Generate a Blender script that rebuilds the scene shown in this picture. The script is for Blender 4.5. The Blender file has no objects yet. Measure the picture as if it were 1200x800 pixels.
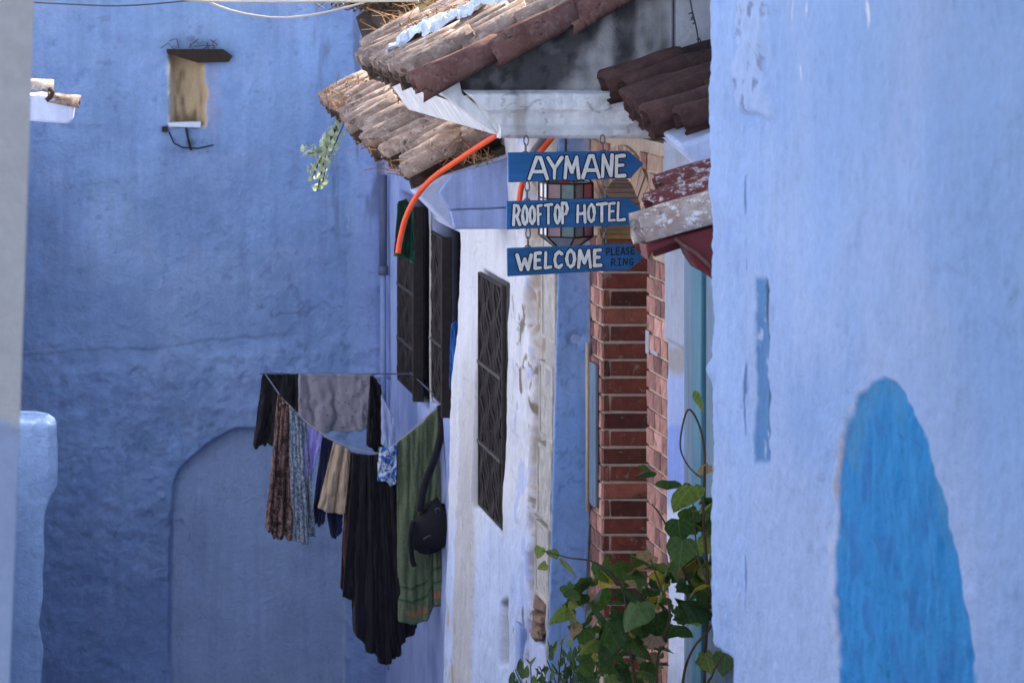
import bpy, math, random
import numpy as np
from mathutils import Vector, Matrix

random.seed(7)
R = math.radians
S = bpy.context.scene
COL = S.collection

# ------------------------------------------------------------------ camera, sky, sun
F = 3333.333          # focal length in photograph pixels (100 mm on a 36 mm sensor, 1200 px wide)
EYE = 6.0             # eye height above the foot of the descending lane
cam = bpy.data.cameras.new('camera')
cam.lens = 100.0
cam.sensor_width = 36.0
cam.shift_x = 0.5
cam.shift_y = -0.3417
cam.clip_start = 0.1
cam.clip_end = 500.0
cam.dof.use_dof = True
cam.dof.focus_distance = 11.6
cam.dof.aperture_fstop = 9.0
co = bpy.data.objects.new('camera', cam)
co.location = (0, 0, EYE)
co.rotation_euler = (R(90), 0, 0)
COL.objects.link(co)
S.camera = co

SUN_TO = Vector((0.53, 0.42, 0.50)).normalized()      # direction towards the sun: high, right, beyond the houses
elev = math.asin(SUN_TO.z)
azim = math.atan2(SUN_TO.x, SUN_TO.y)
w = bpy.data.worlds.new('World')
S.world = w
w.use_nodes = True
wn = w.node_tree
wn.nodes.clear()
sky = wn.nodes.new('ShaderNodeTexSky')
sky.sky_type = 'NISHITA'
sky.sun_disc = False
sky.sun_elevation = elev
sky.sun_rotation = azim
sky.altitude = 600
sky.air_density = 1.0
sky.dust_density = 8.0
sky.ozone_density = 0.2
bg = wn.nodes.new('ShaderNodeBackground')
bg.inputs['Strength'].default_value = 0.15
wo = wn.nodes.new('ShaderNodeOutputWorld')
wn.links.new(sky.outputs[0], bg.inputs[0])
wn.links.new(bg.outputs[0], wo.inputs[0])

sl = bpy.data.lights.new('sun', 'SUN')
sl.energy = 5.0
sl.angle = R(0.5)
sl.color = (1.0, 0.95, 0.87)
so = bpy.data.objects.new('sun', sl)
so.rotation_euler = SUN_TO.to_track_quat('Z', 'Y').to_euler()
so.location = (8, 14, 20)
COL.objects.link(so)

S.view_settings.view_transform = 'Standard'
S.view_settings.look = 'None'
S.view_settings.gamma = 1.0
S.view_settings.exposure = 1.55

# ------------------------------------------------------------------ helpers
def P(px, py, d):
    return Vector((px * d / F, d, EYE - (py + 10) * d / F))

def PX(c, px, py):                      # point on the plane x = c
    return P(px, py, c * F / px)

def hash3(ix, iy, iz, seed):
    h = (ix.astype(np.int64) * 374761393 + iy.astype(np.int64) * 668265263 +
         iz.astype(np.int64) * 2147483647 + seed * 1274126177) & 0xffffffff
    h = ((h ^ (h >> 13)) * 1274126177) & 0xffffffff
    h = ((h ^ (h >> 16)) * 2246822519) & 0xffffffff
    h = h ^ (h >> 15)
    return (h & 0xffffff) / float(0xffffff)

def vnoise(x, y, z, seed=0):
    xi, yi, zi = np.floor(x), np.floor(y), np.floor(z)
    fx, fy, fz = x - xi, y - yi, z - zi
    fx, fy, fz = [t * t * t * (t * (t * 6 - 15) + 10) for t in (fx, fy, fz)]
    r = 0
    for a in (0, 1):
        wa = fx if a else 1 - fx
        for b in (0, 1):
            wb = fy if b else 1 - fy
            for c in (0, 1):
                wc = fz if c else 1 - fz
                r = r + wa * wb * wc * hash3(xi + a, yi + b, zi + c, seed)
    return r

def fbm(x, y, z, sc=1.0, oc=4, seed=0):
    r = 0.0
    am, tot = 1.0, 0.0
    for o in range(oc):
        r = r + am * (vnoise(x * sc, y * sc, z * sc, seed + o) - 0.5)
        tot += am
        am *= 0.5
        sc *= 2.03
    return r / tot * 2

def sst(e0, e1, x):
    t = np.clip((x - e0) / (e1 - e0), 0, 1)
    return t * t * (3 - 2 * t)

def lerp3(a, b, m):
    return a * (1 - m[..., None]) + np.asarray(b)[None, None, :] * m[..., None]

def link(ob, parent=None, world_mesh=True):
    COL.objects.link(ob)
    if parent is not None:
        ob.parent = parent
        if world_mesh:
            p, off = parent, Vector((0, 0, 0))
            while p is not None:
                off += p.location
                p = p.parent
            ob.location = -off
    return ob

def mesh_obj(name, verts, faces, mats, parent=None, smooth=False, fm=None, local=False):
    me = bpy.data.meshes.new(name)
    me.from_pydata([tuple(v) for v in verts], [], faces)
    for m in (mats if isinstance(mats, (list, tuple)) else [mats]):
        me.materials.append(m)
    if fm is not None:
        me.polygons.foreach_set('material_index', fm)
    if smooth:
        me.polygons.foreach_set('use_smooth', [True] * len(me.polygons))
    me.update()
    ob = bpy.data.objects.new(name, me)
    return link(ob, parent, not local)

def empty(name, loc, label, cat, group=None):
    o = bpy.data.objects.new(name, None)
    o.empty_display_size = 0.1
    o.location = loc
    COL.objects.link(o)
    tag(o, label, cat, group)
    return o

def tag(o, label, cat, group=None, kind=None):
    o['label'] = label
    o['category'] = cat
    if group:
        o['group'] = group
    if kind:
        o['kind'] = kind
    return o

def part_empty(name, parent, loc=None):
    o = bpy.data.objects.new(name, None)
    o.empty_display_size = 0.05
    COL.objects.link(o)
    o.parent = parent
    return o

class MB:
    def __init__(s):
        s.v, s.f, s.m = [], [], []
    def add(s, vs, fs, mi=0):
        b = len(s.v)
        s.v += [Vector(v) for v in vs]
        s.f += [tuple(i + b for i in f) for f in fs]
        s.m += [mi] * len(fs)
    def box(s, a, b, mi=0):
        x0, y0, z0 = a
        x1, y1, z1 = b
        s.add([(x0,y0,z0),(x1,y0,z0),(x1,y1,z0),(x0,y1,z0),(x0,y0,z1),(x1,y0,z1),(x1,y1,z1),(x0,y1,z1)],
              [(0,3,2,1),(4,5,6,7),(0,1,5,4),(1,2,6,5),(2,3,7,6),(3,0,4,7)], mi)
    def prism(s, pts, vec, mi=0):       # closed polygon swept along vec
        n = len(pts)
        pts = [Vector(p) for p in pts]
        vs = pts + [p + Vector(vec) for p in pts]
        fs = [tuple(range(n)), tuple(range(2 * n - 1, n - 1, -1))]
        fs += [(i, i + n, (i + 1) % n + n, (i + 1) % n) for i in range(n)]
        s.add(vs, fs, mi)
    def tube(s, path, rad, n=8, mi=0, cap=True):
        path = [Vector(p) for p in path]
        m = len(path)
        rad = rad if isinstance(rad, (list, tuple)) else [rad] * m
        rings = []
        up = Vector((0.13, 0.21, 0.97)).normalized()
        for i, p in enumerate(path):
            t = (path[min(i + 1, m - 1)] - path[max(i - 1, 0)])
            t = t.normalized() if t.length > 1e-9 else Vector((0, 0, 1))
            a = up - t * up.dot(t)
            if a.length < 0.05:
                a = Vector((1, 0, 0)) - t * t.x
            a.normalize()
            up = a
            b = t.cross(a)
            rings.append([p + (a * math.cos(2 * math.pi * k / n) + b * math.sin(2 * math.pi * k / n)) * rad[i] for k in range(n)])
        vs = [q for r in rings for q in r]
        fs = [(i * n + k, i * n + (k + 1) % n, (i + 1) * n + (k + 1) % n, (i + 1) * n + k) for i in range(m - 1) for k in range(n)]
        if cap:
            fs += [tuple(range(n - 1, -1, -1)), tuple((m - 1) * n + k for k in range(n))]
        s.add(vs, fs, mi)
    def build(s, name, mats, parent=None, smooth=False):
        return mesh_obj(name, s.v, s.f, mats, parent, smooth, s.m)

def smooth_path(pts, n=6):
    pts = [Vector(p) for p in pts]
    out = []
    for i in range(len(pts) - 1):
        p0, p1, p2, p3 = pts[max(i - 1, 0)], pts[i], pts[i + 1], pts[min(i + 2, len(pts) - 1)]
        for k in range(n):
            t = k / n
            out.append(0.5 * ((2 * p1) + (p2 - p0) * t + (2 * p0 - 5 * p1 + 4 * p2 - p3) * t * t + (3 * p1 - p0 - 3 * p2 + p3) * t ** 3))
    out.append(pts[-1])
    return out

def bevel(ob, w=0.004, seg=2):
    m = ob.modifiers.new('bevel', 'BEVEL')
    m.width = w
    m.segments = seg
    m.limit_method = 'ANGLE'
    return ob

# ------------------------------------------------------------------ materials
def new_mat(name):
    m = bpy.data.materials.new(name)
    m.use_nodes = True
    nt = m.node_tree
    nt.nodes.clear()
    out = nt.nodes.new('ShaderNodeOutputMaterial')
    b = nt.nodes.new('ShaderNodeBsdfPrincipled')
    nt.links.new(b.outputs[0], out.inputs[0])
    b.inputs['Specular IOR Level'].default_value = 0.3
    return m, nt, b, out

def N(nt, t, **kw):
    n = nt.nodes.new(t)
    for k, v in kw.items():
        if k in n.inputs:
            n.inputs[k].default_value = v
        else:
            setattr(n, k, v)
    return n

def ramp(nt, fac, stops, interp='LINEAR'):
    r = nt.nodes.new('ShaderNodeValToRGB')
    r.color_ramp.interpolation = interp
    e = r.color_ramp.elements
    while len(e) < len(stops):
        e.new(0.5)
    for i, (p, c) in enumerate(stops):
        e[i].position = p
        e[i].color = (c[0], c[1], c[2], 1) if not isinstance(c, (int, float)) else (c, c, c, 1)
    nt.links.new(fac, r.inputs[0])
    return r.outputs[0]

def mixc(nt, fac, a, b, mode='MIX'):
    m = nt.nodes.new('ShaderNodeMix')
    m.data_type = 'RGBA'
    m.blend_type = mode
    for sock, v in ((m.inputs['Factor'], fac), (m.inputs['A'], a), (m.inputs['B'], b)):
        if isinstance(v, (int, float)):
            sock.default_value = v
        elif isinstance(v, (tuple, list)):
            sock.default_value = (v[0], v[1], v[2], 1)
        else:
            nt.links.new(v, sock)
    return m.outputs['Result']

def coords(nt, scale=(1, 1, 1)):
    tc = nt.nodes.new('ShaderNodeTexCoord')
    mp = nt.nodes.new('ShaderNodeMapping')
    mp.inputs['Scale'].default_value = scale
    nt.links.new(tc.outputs['Object'], mp.inputs[0])
    return mp.outputs[0]

def noise(nt, vec, scale, detail=5, rough=0.6, dist=0.0):
    n = nt.nodes.new('ShaderNodeTexNoise')
    n.inputs['Scale'].default_value = scale
    n.inputs['Detail'].default_value = detail
    n.inputs['Roughness'].default_value = rough
    n.inputs['Distortion'].default_value = dist
    nt.links.new(vec, n.inputs['Vector'])
    return n.outputs['Fac']

def bumpn(nt, b, h, strength, dist):
    bu = nt.nodes.new('ShaderNodeBump')
    bu.inputs['Strength'].default_value = strength
    bu.inputs['Distance'].default_value = dist
    nt.links.new(h, bu.inputs['Height'])
    nt.links.new(bu.outputs[0], b.inputs['Normal'])
    return bu

def addn(nt, a, b, ka=1.0, kb=1.0):
    m1 = nt.nodes.new('ShaderNodeMath'); m1.operation = 'MULTIPLY'; m1.inputs[1].default_value = ka
    nt.links.new(a, m1.inputs[0])
    m2 = nt.nodes.new('ShaderNodeMath'); m2.operation = 'MULTIPLY_ADD'; m2.inputs[1].default_value = kb
    nt.links.new(b, m2.inputs[0])
    nt.links.new(m1.outputs[0], m2.inputs[2])
    return m2.outputs[0]

def plaster(name, attr=True, color=(0.6, 0.6, 0.6), mott=0.16, bump=0.5, fine=55, streak=0.12, rough=0.85, spots=0.35):
    m, nt, b, o = new_mat(name)
    v = coords(nt)
    if attr:
        a = nt.nodes.new('ShaderNodeVertexColor')
        a.layer_name = 'paint'
        base = a.outputs['Color']
    else:
        rgb = nt.nodes.new('ShaderNodeRGB')
        rgb.outputs[0].default_value = (*color, 1)
        base = rgb.outputs[0]
    n1 = noise(nt, v, 2.3, 8, 0.62, 0.3)
    c = mixc(nt, 1.0, base, ramp(nt, n1, [(0.25, 1 - mott), (0.75, 1 + mott * 0.5)]), 'MULTIPLY')
    vs = coords(nt, (9, 9, 0.7))
    n2 = noise(nt, vs, 2.0, 6, 0.6)
    c = mixc(nt, 1.0, c, ramp(nt, n2, [(0.3, 1 - streak), (0.7, 1.0 + streak * 0.3)]), 'MULTIPLY')
    n3 = noise(nt, v, 38, 4, 0.7)
    c = mixc(nt, 1.0, c, ramp(nt, n3, [(0.3, 0.9), (0.7, 1.04)]), 'MULTIPLY')
    # small flakes where an older lighter coat and bare dirt show
    n4 = noise(nt, v, 17, 7, 0.72, 0.8)
    c = mixc(nt, ramp(nt, n4, [(0.69, 0.0), (0.72, spots)]), c, (0.62, 0.64, 0.70))
    n5 = noise(nt, coords(nt, (1, 1, 0.6)), 11, 8, 0.75, 1.0)
    c = mixc(nt, ramp(nt, n5, [(0.28, spots), (0.31, 0.0)]), c, (0.16, 0.15, 0.17))
    nt.links.new(c, b.inputs['Base Color'])
    b.inputs['Roughness'].default_value = rough
    h = addn(nt, noise(nt, v, fine, 6, 0.7), noise(nt, v, 9, 5, 0.6, 0.4), 0.4, 1.0)
    bumpn(nt, b, h, bump, 0.02)
    return m

def simple(name, color, rough=0.7, var=0.15, scale=14, bump=0.2, bscale=40, bdist=0.004, metallic=0.0, objrand=0.0, stretch=(1, 1, 1), spec=0.3):
    m, nt, b, o = new_mat(name)
    v = coords(nt, stretch)
    n1 = noise(nt, v, scale, 6, 0.65)
    c = mixc(nt, 1.0, color, ramp(nt, n1, [(0.25, 1 - var), (0.75, 1 + var)]), 'MULTIPLY')
    if objrand:
        oi = nt.nodes.new('ShaderNodeObjectInfo')
        c = mixc(nt, 1.0, c, ramp(nt, oi.outputs['Random'], [(0.0, 1 - objrand), (1.0, 1 + objrand * 0.6)]), 'MULTIPLY')
    nt.links.new(c, b.inputs['Base Color'])
    b.inputs['Roughness'].default_value = rough
    b.inputs['Metallic'].default_value = metallic
    b.inputs['Specular IOR Level'].default_value = spec
    if bump:
        bumpn(nt, b, noise(nt, v, bscale, 5, 0.65), bump, bdist)
    return m

def tile_mat(name, c0, c1, lichen, lich_amt=0.5, objrand=0.3):
    m, nt, b, o = new_mat(name)
    oi = nt.nodes.new('ShaderNodeObjectInfo')
    tc = nt.nodes.new('ShaderNodeTexCoord')
    ad = nt.nodes.new('ShaderNodeVectorMath'); ad.operation = 'ADD'
    sc = nt.nodes.new('ShaderNodeVectorMath'); sc.operation = 'SCALE'; sc.inputs['Scale'].default_value = 1.0
    nt.links.new(oi.outputs['Location'], sc.inputs[0])
    nt.links.new(tc.outputs['Object'], ad.inputs[0])
    nt.links.new(sc.outputs[0], ad.inputs[1])
    v = ad.outputs[0]
    c = mixc(nt, ramp(nt, noise(nt, v, 9, 7, 0.7, 0.5), [(0.35, 0), (0.65, 1)]), c0, c1)
    c = mixc(nt, ramp(nt, noise(nt, v, 31, 6, 0.7, 0.3), [(0.52, 0), (0.62, lich_amt)]), c, lichen)
    c = mixc(nt, ramp(nt, noise(nt, v, 22, 6, 0.7, 0.6), [(0.33, 0.85), (0.42, 0)]), c, (0.028, 0.022, 0.02))
    c = mixc(nt, 1.0, c, ramp(nt, oi.outputs['Random'], [(0.0, 1 - objrand), (1.0, 1 + objrand * 0.5)]), 'MULTIPLY')
    nt.links.new(c, b.inputs['Base Color'])
    b.inputs['Roughness'].default_value = 0.95
    b.inputs['Specular IOR Level'].default_value = 0.15
    bumpn(nt, b, noise(nt, v, 60, 7, 0.75), 0.7, 0.008)
    return m

M = {}
M['plaster'] = plaster('plaster_painted')
M['plaster_rough'] = plaster('plaster_rough', bump=0.9, fine=40, mott=0.22, streak=0.10, spots=0.25)
M['plaster_near'] = plaster('plaster_smooth_near', bump=0.8, fine=130, mott=0.12, streak=0.05, spots=0.35)
M['white_cornice'] = plaster('cornice_whitewash', attr=False, color=(0.74, 0.73, 0.71), streak=0.30, bump=0.3, spots=0.5)
M['blue_cornice'] = plaster('cornice_blue', attr=False, color=(0.36, 0.46, 0.76), streak=0.3, bump=0.4, spots=0.3)
M['pale_plaster'] = plaster('pale_plaster', attr=False, color=(0.52, 0.58, 0.76), streak=0.15, bump=0.4)
M['mortar'] = simple('mortar', (0.50, 0.39, 0.29), 0.95, 0.2, 30, 0.5, 90, 0.004)
def brick_mat(name, c0, c1):
    return tile_mat(name, c0, c1, (c1[0] * 1.25, c1[1] * 1.3, c1[2] * 1.3), 0.25, 0.28)
M['brick_shaded'] = simple('brick_shaded', (0.20, 0.050, 0.031), 0.85, 0.35, 26, 0.6, 110, 0.004, objrand=0.42)
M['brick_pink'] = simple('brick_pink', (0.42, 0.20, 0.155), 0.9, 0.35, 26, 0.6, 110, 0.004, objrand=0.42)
M['brick_tan'] = simple('brick_tan', (0.43, 0.28, 0.19), 0.9, 0.2, 22, 0.4, 120, 0.003, objrand=0.2)
def brick_var(m, ca, cb):
    nt = m.node_tree
    b = [n for n in nt.nodes if n.type == 'BSDF_PRINCIPLED'][0]
    oi = nt.nodes.new('ShaderNodeObjectInfo')
    lk = b.inputs['Base Color'].links[0]
    src = lk.from_socket
    tint = ramp(nt, oi.outputs['Random'], [(0.0, ca), (0.35, (1, 1, 1)), (0.75, (1, 1, 1)), (1.0, cb)])
    c = mixc(nt, 1.0, src, tint, 'MULTIPLY')
    v = coords(nt)
    geo = nt.nodes.new('ShaderNodeNewGeometry')
    c = mixc(nt, ramp(nt, noise(nt, geo.outputs['Position'], 30, 6, 0.7, 0.6), [(0.58, 0.0), (0.68, 0.55)]), c, (0.42, 0.33, 0.26))
    c = mixc(nt, ramp(nt, noise(nt, geo.outputs['Position'], 7, 6, 0.7, 0.4), [(0.34, 0.7), (0.46, 0.0)]), c, (0.035, 0.022, 0.018))
    nt.links.new(c, b.inputs['Base Color'])
brick_var(M['brick_shaded'], (0.55, 0.6, 0.7), (1.35, 1.6, 1.6))
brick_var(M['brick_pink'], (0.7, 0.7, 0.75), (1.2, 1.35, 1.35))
M['ochre'] = simple('impost_ochre', (0.42, 0.25, 0.10), 0.8, 0.25, 30, 0.3)
M['tile'] = tile_mat('roof_tile_weathered', (0.20, 0.13, 0.10), (0.44, 0.33, 0.265), (0.58, 0.51, 0.45), 0.6)
M['tile_channel'] = tile_mat('roof_tile_channel_shaded_dirty', (0.06, 0.038, 0.028), (0.11, 0.075, 0.055), (0.16, 0.12, 0.09), 0.4)  # darkened to paint the shadow between barrels, with some dirt
M['tile_verge'] = tile_mat('roof_tile_verge', (0.13, 0.055, 0.048), (0.20, 0.11, 0.09), (0.30, 0.22, 0.18), 0.35, 0.15)  # verge albedo lowered to deepen the shade on its near side
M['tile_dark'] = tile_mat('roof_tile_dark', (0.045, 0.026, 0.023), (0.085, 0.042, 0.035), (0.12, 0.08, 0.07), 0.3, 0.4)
M['tile_white'] = tile_mat('roof_tile_whitewashed', (0.28, 0.20, 0.17), (0.46, 0.40, 0.36), (0.70, 0.68, 0.68), 0.9, 0.1)
M['tile_redwhite'] = tile_mat('roof_tile_red_flaking', (0.10, 0.03, 0.03), (0.16, 0.05, 0.05), (0.60, 0.58, 0.60), 0.75, 0.1)
M['red_wood'] = simple('red_painted_wood', (0.11, 0.012, 0.014), 0.55, 0.25, 20, 0.3, 60, 0.003)
M['bed'] = simple('roof_mortar_bed', (0.075, 0.055, 0.043), 0.95, 0.35, 12, 0.8, 50, 0.01)  # kept dark to paint shade under the hollow tile ends
M['iron'] = simple('black_iron', (0.018, 0.016, 0.016), 0.6, 0.3, 30, 0.3, 60)
M['grille_wood'] = simple('dark_grille', (0.030, 0.024, 0.022), 0.75, 0.4, 30, 0.4, 60)
M['rail'] = simple('grille_rail', (0.07, 0.06, 0.055), 0.7, 0.3, 30, 0.2)
M['dark'] = simple('dark_interior', (0.012, 0.011, 0.012), 0.9, 0.2, 5, 0)
M['frame_grey'] = simple('grey_frame', (0.20, 0.22, 0.27), 0.7, 0.2, 20, 0.2)
M['teal'] = simple('teal_paint', (0.055, 0.17, 0.22), 0.6, 0.25, 16, 0.35, 50, 0.003, stretch=(1, 1, 0.2))
M['wood_bluegrey'] = simple('bluegrey_wood', (0.14, 0.20, 0.26), 0.8, 0.3, 18, 0.5, 60, 0.004, stretch=(1, 1, 0.15))
M['sign'] = simple('sign_blue_board', (0.015, 0.098, 0.245), 0.6, 0.32, 11, 0.5, 26, 0.003, stretch=(0.35, 1, 3))
M['letter'] = simple('letter_offwhite', (0.66, 0.64, 0.58), 0.7, 0.22, 45, 0)
M['letter_black'] = simple('letter_black', (0.010, 0.012, 0.016), 0.6, 0.2, 60, 0)
M['steel'] = simple('chain_steel', (0.13, 0.12, 0.11), 0.5, 0.2, 30, 0, metallic=0.6)
M['hose'] = simple('orange_hose', (0.90, 0.105, 0.03), 0.55, 0.2, 14, 0.2)
M['hose_grey'] = simple('grey_hose', (0.16, 0.17, 0.20), 0.55, 0.1, 20, 0.1)
M['pipe'] = simple('pipe_bluegrey', (0.24, 0.31, 0.50), 0.6, 0.15, 12, 0.2)
M['pipe_dark'] = simple('pipe_dark', (0.10, 0.12, 0.19), 0.6, 0.15, 12, 0.2)
M['cream'] = simple('cream_tile', (0.42, 0.385, 0.33), 0.8, 0.4, 16, 0.7, 40, 0.01)
M['cream_panel'] = simple('cream_tile_inset', (0.41, 0.385, 0.345), 0.8, 0.4, 18, 0.7, 50, 0.01)
M['rubble'] = simple('broken_stone', (0.23, 0.155, 0.11), 0.95, 0.4, 18, 0.9, 40, 0.015)
M['grey_cement'] = simple('grey_cement', (0.33, 0.33, 0.35), 0.9, 0.2, 12, 0.4)
M['straw'] = simple('dry_straw', (0.36, 0.21, 0.10), 0.9, 0.35, 8, 0)
M['straw_dark'] = simple('dry_straw_dark', (0.17, 0.085, 0.04), 0.9, 0.35, 8, 0)
M['plastic'] = simple('plastic_sheet', (0.62, 0.68, 0.76), 0.45, 0.12, 12, 0.3, 30, 0.01)
M['wire'] = simple('wire_pale', (0.45, 0.40, 0.34), 0.6, 0.1, 10, 0)
M['wire_dark'] = simple('wire_dark', (0.05, 0.05, 0.06), 0.6, 0.1, 10, 0)
M['stone'] = simple('lane_stone', (0.22, 0.25, 0.32), 0.9, 0.3, 6, 0.6, 20, 0.02)
M['earth'] = simple('ground_earth', (0.20, 0.17, 0.14), 0.95, 0.3, 2, 0.4, 10, 0.03)
M['slit_plaster'] = simple('raw_plaster_stained', (0.50, 0.36, 0.21), 0.95, 0.4, 10, 0.6, 40, 0.01, stretch=(1.6, 1.6, 0.7))
M['soot'] = simple('sooted_board', (0.035, 0.022, 0.016), 0.9, 0.4, 20, 0.5, 50, 0.01)

def glass(name, col, rough=0.35):
    m, nt, b, o = new_mat(name)
    v = coords(nt)
    c = mixc(nt, 1.0, col, ramp(nt, noise(nt, v, 25, 4), [(0.3, 0.75), (0.7, 1.2)]), 'MULTIPLY')
    nt.links.new(c, b.inputs['Base Color'])
    b.inputs['Roughness'].default_value = rough
    b.inputs['Transmission Weight'].default_value = 0.35
    b.inputs['Specular IOR Level'].default_value = 0.5
    return m
M['glass_clear'] = glass('lantern_glass_frosted', (0.20, 0.195, 0.18))
M['glass_red'] = glass('lantern_glass_red', (0.55, 0.015, 0.03))
M['glass_green'] = glass('lantern_glass_green', (0.14, 0.24, 0.22))
M['glass_rose'] = glass('lantern_glass_rose', (0.36, 0.22, 0.22))

def leaf_mat(name, c0, c1, trans=0.3):
    m, nt, b, o = new_mat(name)
    oi = nt.nodes.new('ShaderNodeObjectInfo')
    v = coords(nt)
    c = mixc(nt, oi.outputs['Random'], c0, c1)
    c = mixc(nt, 1.0, c, ramp(nt, noise(nt, v, 6, 6, 0.7), [(0.3, 0.55), (0.7, 1.35)]), 'MULTIPLY')
    wv = nt.nodes.new('ShaderNodeTexWave')                    # side veins, mirrored about the midrib
    ab = nt.nodes.new('ShaderNodeVectorMath'); ab.operation = 'ABSOLUTE'
    mp = nt.nodes.new('ShaderNodeMapping'); mp.inputs['Rotation'].default_value = (0, 0, 0.75)
    nt.links.new(v, ab.inputs[0]); nt.links.new(ab.outputs[0], mp.inputs[0]); nt.links.new(mp.outputs[0], wv.inputs['Vector'])
    wv.inputs['Scale'].default_value = 1.6; wv.inputs['Distortion'].default_value = 0.6
    c = mixc(nt, ramp(nt, wv.outputs['Fac'], [(0.88, 0.0), (0.99, 0.16)]), c, tuple(min(1, q * 2.2) for q in c1))
    sx = nt.nodes.new('ShaderNodeSeparateXYZ'); nt.links.new(ab.outputs[0], sx.inputs[0])
    c = mixc(nt, ramp(nt, sx.outputs[0], [(0.0, 0.35), (0.025, 0.0)]), c, tuple(min(1, q * 2.4) for q in c1))
    c = mixc(nt, ramp(nt, noise(nt, v, 9, 5, 0.75), [(0.66, 0.0), (0.70, 0.7)]), c, (0.16, 0.09, 0.04))
    nt.links.new(c, b.inputs['Base Color'])
    b.inputs['Roughness'].default_value = 0.5
    t = nt.nodes.new('ShaderNodeBsdfTranslucent')
    nt.links.new(mixc(nt, 1.0, c, (1.4, 1.5, 0.7), 'MULTIPLY'), t.inputs[0])
    mx = nt.nodes.new('ShaderNodeMixShader')
    mx.inputs[0].default_value = trans
    nt.links.new(b.outputs[0], mx.inputs[1])
    nt.links.new(t.outputs[0], mx.inputs[2])
    nt.links.new(mx.outputs[0], o.inputs[0])
    return m
M['leaf'] = leaf_mat('vine_leaf_green', (0.030, 0.064, 0.021), (0.075, 0.128, 0.034))
M['leaf_lite'] = leaf_mat('vine_leaf_light', (0.12, 0.18, 0.045), (0.22, 0.24, 0.06))
M['leaf_yellow'] = leaf_mat('vine_leaf_yellow', (0.42, 0.30, 0.05), (0.34, 0.28, 0.08))
M['leaf_dry'] = leaf_mat('vine_leaf_dry', (0.30, 0.155, 0.10), (0.36, 0.24, 0.16))
M['leaf_pale'] = leaf_mat('pale_succulent_leaf', (0.34, 0.42, 0.28), (0.58, 0.62, 0.50), 0.3)
M['stem'] = simple('vine_stem', (0.075, 0.045, 0.03), 0.9, 0.3, 30, 0.3)

def cloth_mat(name, base, kind='plain', c2=None, c3=None, scale=40, rough=0.9, thr=0.5, stretch=(1, 1, 1)):
    m, nt, b, o = new_mat(name)
    v = coords(nt, stretch)
    if kind == 'spots':
        vo = nt.nodes.new('ShaderNodeTexVoronoi')
        vo.inputs['Scale'].default_value = scale
        nt.links.new(v, vo.inputs['Vector'])
        c = mixc(nt, ramp(nt, vo.outputs['Distance'], [(thr - 0.06, 1), (thr + 0.06, 0)]), base, c2)
        if c3:
            c = mixc(nt, ramp(nt, noise(nt, v, scale * 0.8, 5, 0.7, 1.5), [(0.55, 0), (0.60, 1)]), c, c3)
    elif kind == 'noise':
        c = mixc(nt, ramp(nt, noise(nt, v, scale, 5, 0.7, 1.0), [(thr - 0.05, 0), (thr + 0.05, 1)]), base, c2)
        if c3:
            c = mixc(nt, ramp(nt, noise(nt, v, scale * 0.4, 4, 0.7, 2.0), [(0.58, 0), (0.64, 0.8)]), c, c3)
    else:
        c = mixc(nt, 1.0, base, ramp(nt, noise(nt, v, 12, 4), [(0.3, 0.85), (0.7, 1.15)]), 'MULTIPLY')
    nt.links.new(c, b.inputs['Base Color'])
    b.inputs['Roughness'].default_value = rough
    b.inputs['Specular IOR Level'].default_value = 0.1
    b.inputs['Sheen Weight'].default_value = 0.15
    bumpn(nt, b, noise(nt, v, 160, 3, 0.6), 0.25, 0.003)
    return m

# ------------------------------------------------------------------ wall sheets with thickness
def lin(*segs):                      # (start, stop, step) chained, joined without repeats
    out = []
    for a, b, st in segs:
        n = max(1, int(round(abs(b - a) / st)))
        out += list(np.linspace(a, b, n, endpoint=False))
    out.append(segs[-1][1])
    return np.array(out)

def wall(name, pos, inward, disp, col, mat, parent, thick=0.3):
    """pos (nv,nu,3) grid; disp and col are functions of (pos, px, py); displaced against 'inward'."""
    X, Y, Z = pos[..., 0], pos[..., 1], pos[..., 2]
    px = X / Y * F
    py = (EYE - Z) / Y * F - 10
    inw = np.array(inward, float)
    d = disp(X, Y, Z, px, py)
    p = pos - d[..., None] * inw
    c = col(X, Y, Z, px, py)
    nv, nu = X.shape
    idx = np.arange(nv * nu).reshape(nv, nu)
    quads = np.stack([idx[:-1, :-1], idx[:-1, 1:], idx[1:, 1:], idx[1:, :-1]], -1).reshape(-1, 4).tolist()
    loop = list(idx[0, :]) + list(idx[1:, -1]) + list(idx[-1, -2::-1]) + list(idx[-2:0:-1, 0])
    V = p.reshape(-1, 3)
    flat0 = pos.reshape(-1, 3)
    ring = flat0[loop] + inw * thick
    n0 = len(V)
    V = np.vstack([V, ring])
    L = len(loop)
    for i in range(L):
        j = (i + 1) % L
        quads.append([int(loop[i]), n0 + i, n0 + j, int(loop[j])])
    quads.append([n0 + i for i in range(L)][::-1])
    me = bpy.data.meshes.new(name)
    me.from_pydata(V.tolist(), [], quads)
    cc = np.clip(np.vstack([c.reshape(-1, 3), c.reshape(-1, 3)[loop]]), 0, 1)
    ca = me.color_attributes.new('paint', 'FLOAT_COLOR', 'POINT')
    ca.data.foreach_set('color', np.hstack([cc, np.ones((len(cc), 1))]).astype(np.float32).ravel())
    me.materials.append(mat)
    sm = np.ones(len(me.polygons), bool)
    sm[-(L + 1):] = False
    me.polygons.foreach_set('use_smooth', sm)
    # orient outwards
    if me.polygons[0].normal.dot(Vector(inward)) > 0:
        me.flip_normals()
    me.update()
    ob = bpy.data.objects.new(name, me)
    return link(ob, parent)

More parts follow.
